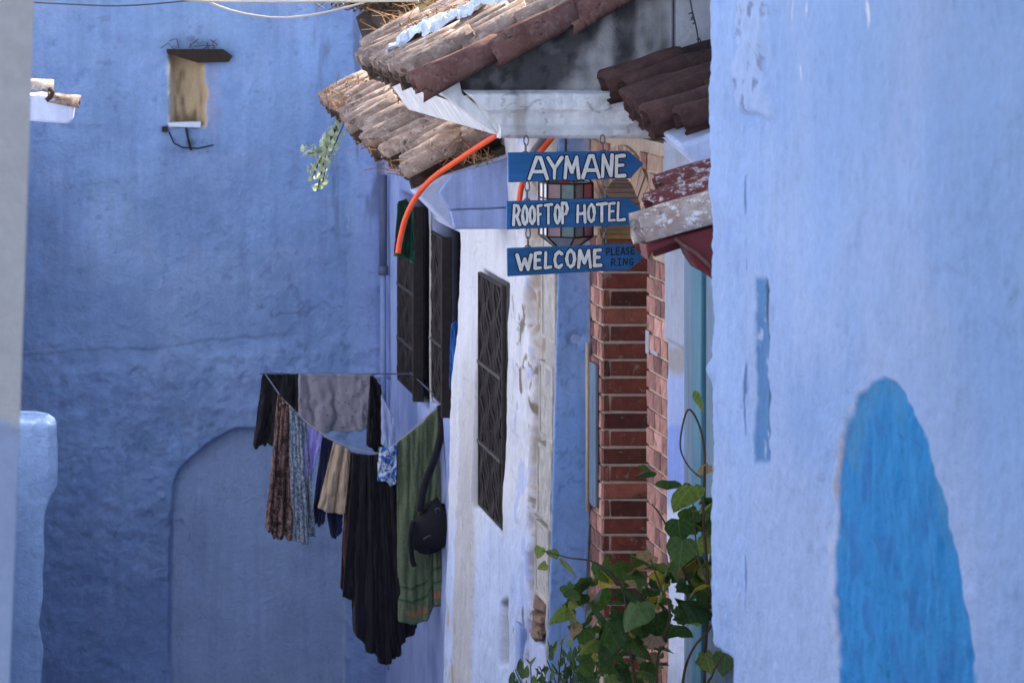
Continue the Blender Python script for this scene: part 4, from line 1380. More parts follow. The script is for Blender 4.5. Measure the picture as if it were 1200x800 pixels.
# ------------------------------------------------------------------ signs
SD = 10.86
GL = {
 'A': [[(0.0, 0.0), (0.42, 1.0)], [(0.42, 1.0), (0.62, 1.0), (1.0, 0.0)], [(0.22, 0.34), (0.80, 0.34)]],
 'Y': [[(0.0, 1.0), (0.48, 0.48)], [(1.0, 1.0), (0.48, 0.48), (0.46, 0.0)]],
 'M': [[(0.0, 0.0), (0.12, 1.0), (0.50, 0.28), (0.85, 1.0), (1.0, 0.0)]],
 'N': [[(0.0, 0.0), (0.08, 1.0), (0.88, 0.05), (1.0, 1.0)]],
 'E': [[(0.95, 1.0), (0.05, 0.97), (0.0, 0.0), (1.0, 0.03)], [(0.03, 0.52), (0.80, 0.54)]],
 'R': [[(0.0, 0.0), (0.12, 1.0), (0.70, 0.98), (0.92, 0.74), (0.62, 0.48), (0.1, 0.44)], [(0.45, 0.46), (1.0, 0.0)]],
 'O': [[(0.5, 1.0), (0.14, 0.84), (0.0, 0.5), (0.14, 0.15), (0.5, 0.0), (0.86, 0.15), (1.0, 0.5), (0.86, 0.84), (0.5, 1.0)]],
 'F': [[(0.95, 1.0), (0.1, 0.97), (0.2, 0.0)], [(0.14, 0.5), (0.75, 0.54)]],
 'T': [[(0.0, 0.95), (1.0, 1.0)], [(0.5, 0.97), (0.5, 0.0)]],
 'P': [[(0.08, 0.0), (0.0, 1.0), (0.7, 1.0), (0.98, 0.74), (0.7, 0.46), (0.06, 0.44)]],
 'H': [[(0.0, 0.0), (0.05, 1.0)], [(1.0, 0.0), (0.92, 1.0)], [(0.03, 0.48), (0.96, 0.54)]],
 'L': [[(0.1, 1.0), (0.0, 0.0), (1.0, 0.06)]],
 'W': [[(0.0, 1.0), (0.28, 0.0), (0.55, 0.72), (0.78, 0.0), (1.0, 1.0)]],
 'C': [[(0.98, 0.86), (0.6, 1.0), (0.16, 0.8), (0.0, 0.45), (0.2, 0.08), (0.6, 0.0), (1.0, 0.16)]],
 'S': [[(0.95, 0.9), (0.4, 1.0), (0.05, 0.76), (0.9, 0.3), (0.6, 0.0), (0.0, 0.1)]],
 'I': [[(0.5, 1.0), (0.5, 0.0)], [(0.1, 1.0), (0.9, 1.0)], [(0.1, 0.0), (0.9, 0.0)]],
 'G': [[(0.95, 0.85), (0.5, 1.0), (0.05, 0.6), (0.2, 0.05), (0.75, 0.0), (1.0, 0.4), (0.6, 0.42)]],
}
def stroke(mb, a, b_, hw0, hw1, depth, mi, capn=5):
    """flat rounded stroke polygon on the board face in pixel space"""
    ax, ay = a
    bx, by = b_
    dx, dy = bx - ax, by - ay
    L = math.hypot(dx, dy) or 1e-6
    ang = math.atan2(dy, dx)
    pts = []
    for k in range(capn + 1):
        t = ang + math.pi / 2 + math.pi * k / capn
        pts.append((ax + hw0 * math.cos(t), ay + hw0 * math.sin(t)))
    for k in range(capn + 1):
        t = ang - math.pi / 2 + math.pi * k / capn
        pts.append((bx + hw1 * math.cos(t), by + hw1 * math.sin(t)))
    vs = [P(x_, y_, SD) + Vector((0, -depth, 0)) for x_, y_ in pts]
    mb.add(vs, [tuple(range(len(vs)))], mi)
def letter(parent, ch, x0, x1, yt, yb, hw, outline, fill=True, skew=0.0):
    mb = MB()
    k = 0
    segs = []
    for pl in GL[ch]:
        for i in range(len(pl) - 1):
            q = []
            for (u, v_) in (pl[i], pl[i + 1]):
                q.append((x0 + hw + u * (x1 - x0 - 2 * hw), yb - hw - v_ * (yb - yt - 2 * hw)))
            segs.append((q[0], q[1], hw * random.uniform(0.82, 1.22), hw * random.uniform(0.82, 1.22)))
    for s_ in segs:
        stroke(mb, s_[0], s_[1], s_[2] + outline, s_[3] + outline, 0.0012 + 0.00012 * k, 1)
        k += 1
    if fill:
        k = 0
        for s_ in segs:
            stroke(mb, s_[0], s_[1], s_[2], s_[3], 0.0036 + 0.00012 * k, 0)
            k += 1
    return mb.build('letter', [M['letter'], M['letter_black']], parent)
def chain(parent, pxa, pya, pxb, pyb):
    b = MB()
    a, c = P(pxa, pya, SD + 0.008), P(pxb, pyb, SD + 0.008)
    L = (c - a).length
    n = max(2, int(L / 0.026))
    for i in range(n):
        t = (i + 0.5) / n
        m = a.lerp(c, t)
        hh = L / n * 0.62
        ring = []
        for k in range(9):
            an = 2 * math.pi * k / 8
            w_ = 0.009 * math.cos(an)
            ring.append(m + (Vector((w_, 0, hh * math.sin(an))) if i % 2 == 0 else Vector((0, w_, hh * math.sin(an)))))
        b.tube(ring, 0.0028, 5)
    # ring screw at the lower end
    ring = [c + Vector((0.012 * math.cos(2 * math.pi * k / 8), 0, 0.012 * math.sin(2 * math.pi * k / 8) - 0.004)) for k in range(9)]
    b.tube(ring, 0.0035, 5)
    return b.build('chain', M['steel'], parent)
def sign(poly, words, chains, label):
    pts = [P(x_, y_, SD) for x_, y_ in poly]
    cx = sum(p.x for p in pts) / len(pts)
    root = empty('arrow_sign', (cx, SD, min(p.z for p in pts)), label, 'sign', 'blue arrow signs on chains')
    b = MB()
    b.prism(pts, (0, 0.018, 0))
    bevel(b.build('board', M['sign'], root), 0.0025)
    for args in words:
        letter(root, *args)
    for c in chains:
        chain(root, *c)
    return root
hw = 1.95
sign([(595.5, 179), (737, 177), (754, 192), (739, 209), (596, 214)],
     [('A', 618, 643, 183, 211.5, hw, 1.5), ('Y', 640, 660, 183, 211, hw, 1.5), ('M', 660, 680, 182, 210.5, hw, 1.5), ('A', 681, 704, 181, 210, hw, 1.5), ('N', 704, 719, 180, 209, hw, 1.5), ('E', 720, 733.5, 180.5, 208.5, hw, 1.5)],
     [(617, 160, 615.5, 180), (706, 159, 706.5, 178)],
     'topmost blue arrow sign lettered AYMANE hanging from the white cornice')
h2 = 1.6
sign([(594, 236), (737, 232), (754, 248), (738, 264), (594, 269)],
     [('R', 600, 610.5, 239, 265, h2, 1.3), ('O', 610.5, 619.5, 240, 264.5, h2, 1.3), ('O', 619, 628, 240, 263.5, h2, 1.3), ('F', 628, 636, 239, 264.5, h2, 1.3),
      ('T', 637, 648, 238, 263.5, h2, 1.3), ('O', 648.5, 657.5, 239, 263, h2, 1.3), ('P', 657, 666.5, 236.5, 263, h2, 1.3),
      ('H', 675, 687, 239, 262, h2, 1.3), ('O', 687.5, 698, 238, 261.5, h2, 1.3), ('T', 698, 712, 237, 261, h2, 1.3), ('E', 712, 721.5, 236.5, 260, h2, 1.3), ('L', 722, 733, 236, 260, h2, 1.3)],
     [(618, 213, 617.5, 235), (710, 209, 709, 231)],
     'middle blue arrow sign lettered ROOFTOP HOTEL')
h3 = 1.8
ths = 0.55
w3 = [('W', 604, 624, 297, 317.5, h3, 1.35), ('E', 625, 635, 294.5, 316, h3, 1.35), ('L', 637, 647, 294, 315.5, h3, 1.35), ('C', 648, 660, 293, 315, h3, 1.35), ('O', 662, 675, 291.5, 314.5, h3, 1.35), ('M', 676, 693.5, 292, 315, h3, 1.35), ('E', 694.5, 705.5, 291, 313, h3, 1.35)]
for i, ch in enumerate('PLEASE'):
    w3.append((ch, 710 + i * 5.8, 714.8 + i * 5.8, 290.5 - i * 0.25, 299.5 - i * 0.3, 0.42, 0.35, False))
for i, ch in enumerate('RING'):
    w3.append((ch, 716 + i * 7.0, 721.5 + i * 7.0, 303.0 - i * 0.3, 311.5 - i * 0.3, 0.42, 0.35, False))
sign([(594.5, 291), (738, 286), (755, 302), (738, 316), (595, 324)], w3,
     [(619, 268, 618.5, 290), (708, 263, 708, 287)],
     'lowest blue arrow sign lettered WELCOME PLEASE RING')

# ------------------------------------------------------------------ lantern behind the signs
LD = 11.78
lc = P(663, 300, LD)
lan = empty('glass_lantern', (lc.x, LD, lc.z), 'hexagonal glass lantern with red and frosted panes behind the signs', 'lantern')
ztop, zmid, zbot = zof(214, LD), zof(276, LD), zof(289, LD)
rt, rb = 0.112, 0.048
def hexp(r, z_, k):
    a = math.pi / 6 + k * math.pi / 3 + 0.12
    return Vector((lc.x + r * math.cos(a), LD + r * math.sin(a), z_))
b = MB()
for k in range(6):
    b.tube([hexp(rt, ztop, k), hexp(rt, zmid, k), hexp(rb, zbot, k)], 0.004, 6)
    for (r, z_) in ((rt, ztop), (rt, zmid), (rb, zbot), (rt, zof(232, LD))):
        b.tube([hexp(r, z_, k), hexp(r, z_, k + 1)], 0.0035, 6)
    b.tube([(hexp(rt, ztop, k) + hexp(rt, ztop, k + 1)) / 2, (hexp(rt, zmid, k) + hexp(rt, zmid, k + 1)) / 2], 0.003, 5)
    b.tube([hexp(rt, ztop, k), hexp(0.02, ztop + 0.09, k)], 0.004, 6)
b.tube([(lc.x, LD, ztop + 0.08), (lc.x, LD, zof(160, 11.8) + 0.02)], 0.005, 6)
b.build('frame', M['iron'], lan)
cols = ['glass_clear', 'glass_red', 'glass_green', 'glass_clear', 'glass_rose', 'glass_clear', 'glass_red', 'glass_clear', 'glass_clear', 'glass_green', 'glass_clear', 'glass_rose']
order = {3: ('glass_rose', 'glass_green'), 4: ('glass_rose', 'glass_red'), 5: ('glass_clear', 'glass_green')}
for k in range(6):
    pa, pb, qa, qb = hexp(rt - .002, ztop, k), hexp(rt - .002, ztop, k + 1), hexp(rt - .002, zmid, k), hexp(rt - .002, zmid, k + 1)
    for h_ in (0, 1):
        mb = MB()
        s0, s1 = (0, 0.5) if h_ == 0 else (0.5, 1)
        quad = [pa.lerp(pb, s0), pa.lerp(pb, s1), qa.lerp(qb, s1), qa.lerp(qb, s0)]
        nrm = (quad[1] - quad[0]).cross(quad[2] - quad[1]).normalized() * 0.003
        mb.prism(quad, nrm)
        nm = order[k][h_] if k in order else cols[(k * 2 + h_) % 12]
        mb.build('pane', M[nm], lan)
    mb = MB()
    quad = [qa, qb, hexp(rb, zbot, k + 1), hexp(rb, zbot, k)]
    nrm = (quad[1] - quad[0]).cross(quad[2] - quad[1]).normalized() * 0.003
    mb.prism(quad, nrm)
    mb.build('pane', M['glass_clear'], lan)
mb = MB()
mb.prism([hexp(rb, zbot, k) for k in range(6)], (0, 0, -0.004))
mb.build('base_pane', M['glass_clear'], lan)

# ------------------------------------------------------------------ laundry
rack = empty('drying_rack', (2.48, 16.6, P(450, 448, 16.6).z), 'drying frame of thin rods and a sagging line projecting below the far grilled windows', 'drying rack')
b = MB()
zr = EYE - 448 * 17.0 / F
b.tube([(1.55, 17.0, zr), (2.50, 17.0, zr)], 0.004, 6)
b.tube([(1.585, 16.15, zr), (1.585, 17.05, zr)], 0.004, 6)
b.tube([(2.46, 16.15, zr), (2.46, 17.05, zr)], 0.004, 6)
b.build('rods', M['pipe_dark'], rack)
LINE = [(326, 463), (345, 482), (362, 498), (385, 514), (408, 524), (425, 529), (443, 532), (460, 524), (480, 507), (500, 489), (516, 474)]
b = MB()
b.tube([P(x_, y_ - 1, 16.2) for x_, y_ in LINE], 0.0035, 5)
b.build('line', M['wire'], rack)

def cloth(name, top, bot, d, folds, amp, mat, label, cat, d2=None, nu=48, nv=44, seed=0, hem=0.0, mats=None, mfn=None, flare=1.0, group='laundry on the drying frame', thick=0.006):
    """sheet between a top and a bottom polyline given at depth d, with hanging folds"""
    ta, ba = np.array(top, float), np.array(bot, float)
    tt, tb_ = np.linspace(0, 1, len(ta)), np.linspace(0, 1, len(ba))
    us = np.linspace(0, 1, nu + 1)
    verts = []
    rnd = random.Random(seed)
    ph = rnd.uniform(0, 6)
    U, V = np.meshgrid(us, np.linspace(0, 1, nv + 1))
    nz = fbm(U * 3 + seed, V * 1.2, U * 0, 1.6, 3, seed + 500)
    n2 = fbm(U * 6 + seed, V * 3, U * 0, 2.0, 3, seed + 700)
    tx, ty = np.interp(us, tt, ta[:, 0]), np.interp(us, tt, ta[:, 1])
    bx, by = np.interp(us, tb_, ba[:, 0]), np.interp(us, tb_, ba[:, 1])
    dd = d2 if d2 is not None else d
    for j in range(nv + 1):
        for i in range(nu + 1):
            u, v = us[i], j / nv
            px = tx[i] + (bx[i] - tx[i]) * v
            py = ty[i] + (by[i] - ty[i]) * v
            dep = d + (dd - d) * v
            env = (0.35 + 0.65 * min(1, v * 1.6)) * flare
            ang = 2 * math.pi * folds * (u + 0.12 * math.sin(5.1 * u + ph)) + ph + 2.8 * nz[j, i]
            w_ = amp * env * (math.sin(ang) + 0.35 * math.sin(2.3 * ang + 1)) + amp * 0.9 * n2[j, i]
            p = P(px, py, dep)
            p.y += w_
            p.x += 0.35 * amp * env * math.cos(ang) * (0 < i < nu) + 0.004 * n2[j, i]
            p.z += hem * v ** 6 * math.sin(ang) + 0.3 * amp * nz[j, i] * v * 0.5
            verts.append(p)
    n = nu + 1
    fs = [(j * n + i, (j + 1) * n + i, (j + 1) * n + i + 1, j * n + i + 1) for j in range(nv) for i in range(nu)]
    fm = None
    if mfn:
        fm = [mfn((i + 0.5) / nu, (j + 0.5) / nv) for j in range(nv) for i in range(nu)]
    o = mesh_obj(name, verts, fs, mats or mat, None, True, fm)
    so_ = o.modifiers.new('cloth_thickness', 'SOLIDIFY')
    so_.thickness = thick
    so_.offset = 0
    tag(o, label, cat, group)
    return o

CL = {}
CL['black'] = cloth_mat('cloth_black', (0.014, 0.013, 0.016))
CL['pleat'] = cloth_mat('cloth_black_pleat', (0.016, 0.014, 0.017), rough=0.8)
CL['grey'] = cloth_mat('cloth_grey_print', (0.27, 0.25, 0.29), 'spots', (0.16, 0.14, 0.17), None, 26, thr=0.16)
CL['brown'] = cloth_mat('cloth_brown_print', (0.20, 0.115, 0.095), 'noise', (0.030, 0.016, 0.016), (0.30, 0.20, 0.16), 34, thr=0.5)
CL['teal'] = cloth_mat('cloth_teal_print', (0.33, 0.35, 0.40), 'noise', (0.055, 0.09, 0.12), (0.09, 0.20, 0.25), 70, thr=0.50)
CL['lav'] = cloth_mat('cloth_lavender', (0.30, 0.27, 0.60))
CL['navy'] = cloth_mat('cloth_navy', (0.020, 0.022, 0.060))
CL['beige'] = cloth_mat('cloth_beige', (0.42, 0.31, 0.21))
CL['rust'] = cloth_mat('cloth_maroon', (0.075, 0.028, 0.022))
CL['blueprint'] = cloth_mat('cloth_blue_white_print', (0.012, 0.095, 0.34), 'noise', (0.60, 0.66, 0.74), (0.01, 0.03, 0.12), 22, thr=0.51)
CL['green'] = cloth_mat('towel_green', (0.100, 0.130, 0.068), 'noise', (0.145, 0.175, 0.10), None, 90, thr=0.5)
CL['green_dk'] = cloth_mat('towel_green_band', (0.045, 0.10, 0.045))
CL['orange'] = cloth_mat('towel_orange_band', (0.30, 0.15, 0.07))
CL['pale'] = cloth_mat('cloth_pale_blue', (0.40, 0.47, 0.70))
CL['dkgreen'] = cloth_mat('cloth_dark_green', (0.010, 0.040, 0.026))
CL['greentrim'] = cloth_mat('cloth_green_trim', (0.018, 0.11, 0.065))

cloth('black_shirt', [(308, 437), (330, 437), (352, 438)], [(297, 522), (312, 524), (340, 508), (352, 502)], 17.0, 3, 0.015, CL['black'], 'black garment at the outer end of the rear drying rod', 'clothing', seed=1, hem=0.02)
cloth('printed_shawl', [(350, 438), (395, 438), (438, 438)], [(349, 500), (378, 505), (405, 509), (425, 503), (434, 494)], 16.98, 2.5, 0.012, CL['grey'], 'pale grey cloth with small spots hung over the rear rod', 'cloth', seed=2, hem=0.01)
cloth('black_leggings', [(434, 440), (440, 443), (446, 452)], [(430, 520), (440, 531), (455, 530)], 16.9, 2, 0.02, CL['black'], 'narrow black garment beside the pale grey spotted cloth', 'clothing', seed=3, nu=24)
cloth('pale_cloth', [(447, 462), (455, 478), (463, 492)], [(447, 520), (455, 527), (463, 530)], 16.85, 1, 0.006, CL['pale'], 'pale blue scrap of cloth behind the sagging line', 'cloth', seed=4, nu=16)
cloth('printed_scarf', [(326, 461), (334, 470), (342, 478)], [(312, 616), (322, 628), (342, 629)], 16.2, 3, 0.022, CL['brown'], 'brown mottled scarf at the outer end of the sagging line', 'scarf', seed=5, hem=0.02, nu=36)
cloth('printed_dress', [(339, 476), (350, 487), (358, 495)], [(341, 627), (356, 634), (370, 632)], 16.19, 4, 0.020, CL['teal'], 'grey teal flecked dress hung next to the brown scarf', 'dress', seed=6, hem=0.02, nu=40)
cloth('lavender_blouse', [(356, 494), (367, 502), (378, 509)], [(357, 556), (364, 563), (369, 545)], 16.2, 1.5, 0.012, CL['lav'], 'lavender top between the flecked dress and the navy garment', 'clothing', seed=7, nu=24)
cloth('navy_trousers', [(378, 511), (384, 514), (390, 517)], [(366, 612), (374, 616), (380, 610)], 16.22, 2, 0.015, CL['navy'], 'dark navy trousers hanging beside the lavender top', 'clothing', seed=8, nu=24, hem=0.01)
cloth('beige_jacket', [(391, 519), (402, 522), (411, 528)], [(373, 594), (384, 600), (402, 602), (406, 592)], 16.17, 1.8, 0.016, CL['beige'], 'beige folded jacket slung over the sagging line', 'jacket', seed=9, nu=30)
cloth('navy_shirt', [(382, 594), (392, 596), (402, 596)], [(388, 628), (393, 632), (400, 622)], 16.24, 1.2, 0.012, CL['navy'], 'navy sleeve ends dangling below the beige jacket', 'clothing', seed=10, nu=20, nv=20)
cloth('maroon_shirt', [(408, 528), (415, 530), (421, 532)], [(399, 688), (405, 694), (415, 694)], 16.2, 1.6, 0.014, CL['rust'], 'dark maroon garment between the beige jacket and black skirt', 'clothing', seed=11, nu=24)
o = cloth('pleated_skirt', [(414, 531), (438, 533), (464, 521)], [(401, 698), (412, 704), (416, 740), (424, 752), (432, 764), (442, 766), (443, 776), (454, 779), (460, 772), (468, 768), (472, 752), (482, 744), (489, 736)], 16.16, 9, 0.022, CL['pleat'], 'long black pleated skirt with a stepped hem', 'skirt', seed=12, nu=110, nv=50)
cloth('patterned_cloth', [(444, 524), (455, 524), (465, 520)], [(443, 564), (452, 563), (457, 570), (464, 567)], 16.10, 1.4, 0.010, CL['blueprint'], 'small blue and white patterned cloth in front of the black skirt', 'cloth', seed=13, nu=24, nv=24)
def towel(u, v):
    if 0.955 < v:
        return 0
    if 0.925 < v <= 0.955 and (0.12 < u < 0.5 or 0.72 < u):
        return 2
    if 0.80 < v < 0.815 or 0.87 < v < 0.885:
        return 1
    return 0
cloth('green_towel', [(465, 519), (490, 499), (515, 476)], [(467, 727), (482, 732), (500, 726), (506, 712), (517, 708)], 16.12, 1.8, 0.018, None, 'green towel with orange end bands on the sagging line', 'towel', seed=14, nu=44, nv=70, mats=[CL['green'], CL['green_dk'], CL['orange']], mfn=towel)
cloth('black_trousers', [(508, 482), (518, 490), (528, 505)], [(497, 700), (510, 698), (521, 690)], 16.25, 2, 0.02, CL['black'], 'black trousers hanging behind the green towel beside the wall', 'clothing', seed=15, nu=24)
# bag hung at the wall end of the line
bagp = P(508, 616, 16.0)
bagr = empty('black_bag', P(508, 645, 16.0), 'rounded black bag with a zip hanging in front of the green towel', 'bag')
vs, fs = [], []
nu_, nv_ = 20, 14
for j in range(nv_ + 1):
    for i in range(nu_):
        th, ph = math.pi * j / nv_, 2 * math.pi * i / nu_
        x_ = 0.125 * math.sin(th) * math.cos(ph)
        y_ = 0.065 * math.sin(th) * math.sin(ph)
        z_ = 0.135 * math.cos(th)
        wob = 1 + 0.09 * math.sin(3 * ph + 2 * th) + 0.05 * math.sin(7 * ph + 5 * th)
        vs.append(bagp + Vector((x_ * wob + 0.15 * z_, y_, z_ * wob - 0.02 * math.cos(ph * 2))))
for j in range(nv_):
    for i in range(nu_):
        fs.append((j * nu_ + i, j * nu_ + (i + 1) % nu_, (j + 1) * nu_ + (i + 1) % nu_, (j + 1) * nu_ + i))
CL['bag'] = simple('bag_black_nylon', (0.014, 0.013, 0.015), 0.75, 0.2, 20, 0.3, 60, 0.006)
mesh_obj('pouch', vs, fs, CL['bag'], bagr, True)
b = MB()
b.tube(smooth_path([P(492, 600, 15.95), P(497, 570, 15.97), P(510, 535, 16.0), P(517, 505, 16.05), P(516, 476, 16.12)]), [0.022] * 25, 8)
b.tube(smooth_path([P(526, 600, 15.98), P(528, 560, 16.0), P(524, 520, 16.05), P(517, 480, 16.12)]), 0.02, 8)
b.build('strap', CL['black'], bagr, True)
b = MB()
b.tube(smooth_path([P(485, 610, 15.94), P(481, 630, 15.94), P(483, 655, 15.95), P(486, 663, 15.95)]), 0.016, 8)
b.build('loose_strap', CL['black'], bagr, True)
b = MB()
b.tube(smooth_path([P(496, 632, 15.93), P(500, 629, 15.925), P(505, 627, 15.93)]), 0.004, 6)
q = P(513, 598, 15.94)
b.tube([q + Vector((0.014 * math.cos(t * 0.6), 0, 0.014 * math.sin(t * 0.6))) for t in range(8)], 0.004, 6)
b.build('buckle', M['steel'], bagr, True)
# cloths in the far window
cloth('dark_green_cloth', [(467, 236), (476, 233), (484, 247)], [(462, 300), (474, 302), (486, 309)], 16.4, 1.2, 0.012, None, 'dark green cloth with lighter hem hung over the farthest grilled window', 'cloth', seed=16, nu=30, nv=30,
      mats=[CL['dkgreen'], CL['greentrim']], mfn=lambda u, v: 1 if (u > 0.93 or v > 0.95) else 0, group='cloths in the far windows')
cloth('blue_garment', [(529, 380), (534, 376), (539, 380)], [(527, 455), (533, 458), (539, 450)], 15.5, 1, 0.01, cloth_mat('cloth_strong_blue', (0.025, 0.12, 0.36)), 'blue garment hanging in the dark opening above the bag', 'clothing', seed=17, nu=16, group='cloths in the far windows')
b = MB()
b.tube(smooth_path([P(505, 235, 16.35), P(505, 330, 16.35), P(505, 455, 16.3), P(508, 470, 16.2)]), 0.008, 6)
tag(b.build('pole', M['wire'], None, True), 'thin pale upright pole between the two far grilled windows', 'pole')

# ------------------------------------------------------------------ vine
def leaf_mesh(name, mat, kind):
    if kind == 0:      # heart shaped
        o = [(0, 0.0), (0.22, -0.10), (0.44, -0.02), (0.52, 0.24), (0.42, 0.52), (0.22, 0.80), (0, 1.05)]
    elif kind == 1:    # lobed vine leaf
        o = [(0, 0.0), (0.26, -0.14), (0.40, 0.08), (0.62, 0.18), (0.44, 0.42), (0.42, 0.62), (0.20, 0.70), (0, 1.0)]
    else:
        o = [(0, 0), (0.20, 0.10), (0.26, 0.35), (0.18, 0.70), (0, 1.0)]
    vs, fs = [], []
    n = len(o)
    for i, (x_, y_) in enumerate(o):            # midrib
        vs.append((0, 0, 0) if i == 0 else (0, o[-1][1] * i / (n - 1), -0.05 * math.sin(3.1 * i / (n - 1))))
    for s_ in (1, -1):
        for i, (x_, y_) in enumerate(o[1:-1], 1):
            vs.append((s_ * x_, y_, 0.16 * x_ - 0.10 * (y_ - 0.4) ** 2))
    r0 = n
    for s_, b0 in ((1, n), (-1, n + n - 2)):
        for i in range(n - 1):
            a, b_ = i, i + 1
            c_ = b0 + i if i + 1 <= n - 2 else None
            pc = b0 + i - 1 if i >= 1 else None
            q = [a, b_]
            if c_ is not None:
                q.append(c_)
            if pc is not None:
                q.append(pc)
            if len(q) >= 3:
                fs.append(tuple(q) if s_ < 0 else tuple(q[::-1]))
    me = bpy.data.meshes.new(name)
    me.from_pydata(vs, [], fs)
    me.materials.append(mat)
    me.polygons.foreach_set('use_smooth', [True] * len(me.polygons))
    me.update()
    return me
LM = {(k, m): leaf_mesh('leaf', M[m], k) for k in (0, 1, 2) for m in ('leaf', 'leaf_lite', 'leaf_yellow', 'leaf_dry', 'leaf_pale')}
LB = []
def put_leaf(parent, px, py, d, size, mat='leaf', kind=0, rot=None):
    """size in metres; leaves hang tip down with their face turned up and outwards"""
    roll = rot if rot is not None else random.gauss(0, 0.55)
    tilt = random.uniform(-0.1, 1.5)
    yaw = random.gauss(-0.25, 0.85)
    m = Matrix.Rotation(yaw, 3, 'Z') @ Matrix.Rotation(roll, 3, 'Y') @ Matrix.Rotation(math.pi / 2 + tilt * 0.8, 3, 'X') @ Matrix.Rotation(math.pi, 3, 'Z')
    o = put(LM[(kind, mat)], 'leaf', parent, P(px, py, d), m.to_euler(), (size * random.uniform(0.8, 1.1), size, size * random.uniform(0.8, 3.0)))
    LB.append(P(px, py, d))
    return o
vine = empty('climbing_vine', (2.35, 9.6, 2.4), 'leafy green climbing vine with a few yellow and withered leaves below the doorway', 'plant')
VD = 9.6
paths = [
    [(815, 1150, 9.75), (822, 900, 9.7), (826, 780, 9.6), (830, 690, 9.6), (824, 600, 9.6), (826, 540, 9.6), (820, 500, 9.62), (806, 480, 9.62), (797, 520, 9.6), (806, 545, 9.6), (822, 560, 9.6)],
    [(800, 1150, 9.75), (795, 900, 9.6), (800, 800, 9.6), (812, 760, 9.55), (838, 720, 9.5), (818, 650, 9.55), (812, 590, 9.6)],
    [(780, 1150, 9.7), (760, 900, 9.6), (745, 800, 9.6), (735, 740, 9.55), (730, 690, 9.55), (700, 660, 9.5), (665, 653, 9.5), (636, 645, 9.5)],
    [(790, 1150, 9.7), (775, 880, 9.6), (770, 780, 9.55), (785, 720, 9.5), (775, 690, 9.5), (762, 655, 9.5)],
    [(830, 1150, 9.6), (828, 840, 9.5), (835, 790, 9.45), (850, 765, 9.4)],
    [(812, 690, 9.6), (800, 665, 9.6), (790, 640, 9.6), (778, 610, 9.58), (764, 590, 9.55)],
]
b = MB()
for pth in paths:
    pp = smooth_path([P(*q) for q in pth], 5)
    n = len(pp)
    b.tube(pp, [0.0065 * (1 - 0.7 * i / n) for i in range(n)], 6)
b.build('stems', M['stem'], vine, True)
px2m = VD / F
# hand placed leaves that can be told apart in the photograph
for (x_, y_, s_, mt, kd, rt_) in (
    (697, 660, 34, 'leaf', 0, 0.1), (634, 641, 14, 'leaf_lite', 0, 0.3), (646, 644, 18, 'leaf_lite', 0, -0.3), (660, 655, 26, 'leaf_lite', 0, -0.1), (670, 683, 9, 'leaf', 0, 0.8),
    (784, 563, 32, 'leaf', 0, 0.05), (810, 570, 44, 'leaf_lite', 0, 0.1), (762, 552, 24, 'leaf', 0, 0.2), (752, 545, 14, 'leaf', 0, -0.3), (819, 460, 24, 'leaf_lite', 0, 0.1),
    (815, 612, 36, 'leaf', 0, 0.4), (795, 608, 34, 'leaf', 0, -0.2), (800, 632, 36, 'leaf', 0, 0.1), (818, 688, 28, 'leaf_yellow', 1, -0.5), (772, 660, 26, 'leaf_lite', 1, 0.2),
    (764, 650, 30, 'leaf_dry', 1, 0.7), (748, 664, 28, 'leaf_dry', 1, -0.3), (790, 650, 26, 'leaf_dry', 1, -0.8), (800, 655, 24, 'leaf_dry', 1, 0.5), (736, 670, 24, 'leaf_dry', 1, 0.3),
    (778, 685, 30, 'leaf_lite', 1, 0.3), (768, 745, 24, 'leaf_dry', 1, 0.2), (672, 690, 30, 'leaf', 0, 0.6), (664, 712, 30, 'leaf_lite', 0, 0.4), (722, 660, 40, 'leaf', 0, -0.5),
    (740, 652, 30, 'leaf', 0, -0.7), (826, 765, 28, 'leaf_lite', 1, -0.3), (838, 770, 26, 'leaf_lite', 1, 0.2), (850, 766, 26, 'leaf', 0, 0.1), (800, 705, 50, 'leaf', 1, 0.1), (815, 715, 40, 'leaf', 1, -0.3),
    (706, 690, 42, 'leaf', 0, 0.2), (690, 705, 44, 'leaf', 0, 0.3), (730, 690, 44, 'leaf', 0, -0.2), (750, 705, 42, 'leaf', 0, 0), (718, 730, 52, 'leaf', 0, 0.1), (735, 745, 46, 'leaf', 0, -0.1), (700, 750, 34, 'leaf_lite', 0, 0.2),
    (760, 725, 40, 'leaf', 0, 0.2), (830, 545, 20, 'leaf_dry', 1, 0.4), (834, 590, 22, 'leaf_lite', 0, 0.4), (830, 640, 22, 'leaf', 0, 0.2), (640, 660, 12, 'leaf_lite', 0, 1.0)):
    put_leaf(vine, x_, y_, VD + random.uniform(-0.12, 0.06), s_ * px2m, mt, kd, rt_)
rnd = random.Random(5)
def inpoly(x_, y_, poly):
    r = False
    j = len(poly) - 1
    for i in range(len(poly)):
        if (poly[i][1] > y_) != (poly[j][1] > y_) and x_ < (poly[j][0] - poly[i][0]) * (y_ - poly[i][1]) / (poly[j][1] - poly[i][1]) + poly[i][0]:
            r = not r
        j = i
    return r
mass = [(668, 690), (700, 655), (745, 660), (790, 650), (828, 640), (832, 720), (800, 740), (765, 800), (755, 860), (700, 860), (690, 800), (662, 730)]
cnt = 0
while cnt < 165:
    x_, y_ = rnd.uniform(655, 840), rnd.uniform(640, 860)
    if inpoly(x_, y_, mass):
        mt = rnd.choices(('leaf', 'leaf_lite', 'leaf_dry', 'leaf_yellow'), (0.76, 0.11, 0.09, 0.04))[0]
        put_leaf(vine, x_, y_, VD + rnd.uniform(-0.05, 0.30), rnd.uniform(11, 30) * px2m, mt, rnd.choice((0, 0, 1)))
        cnt += 1
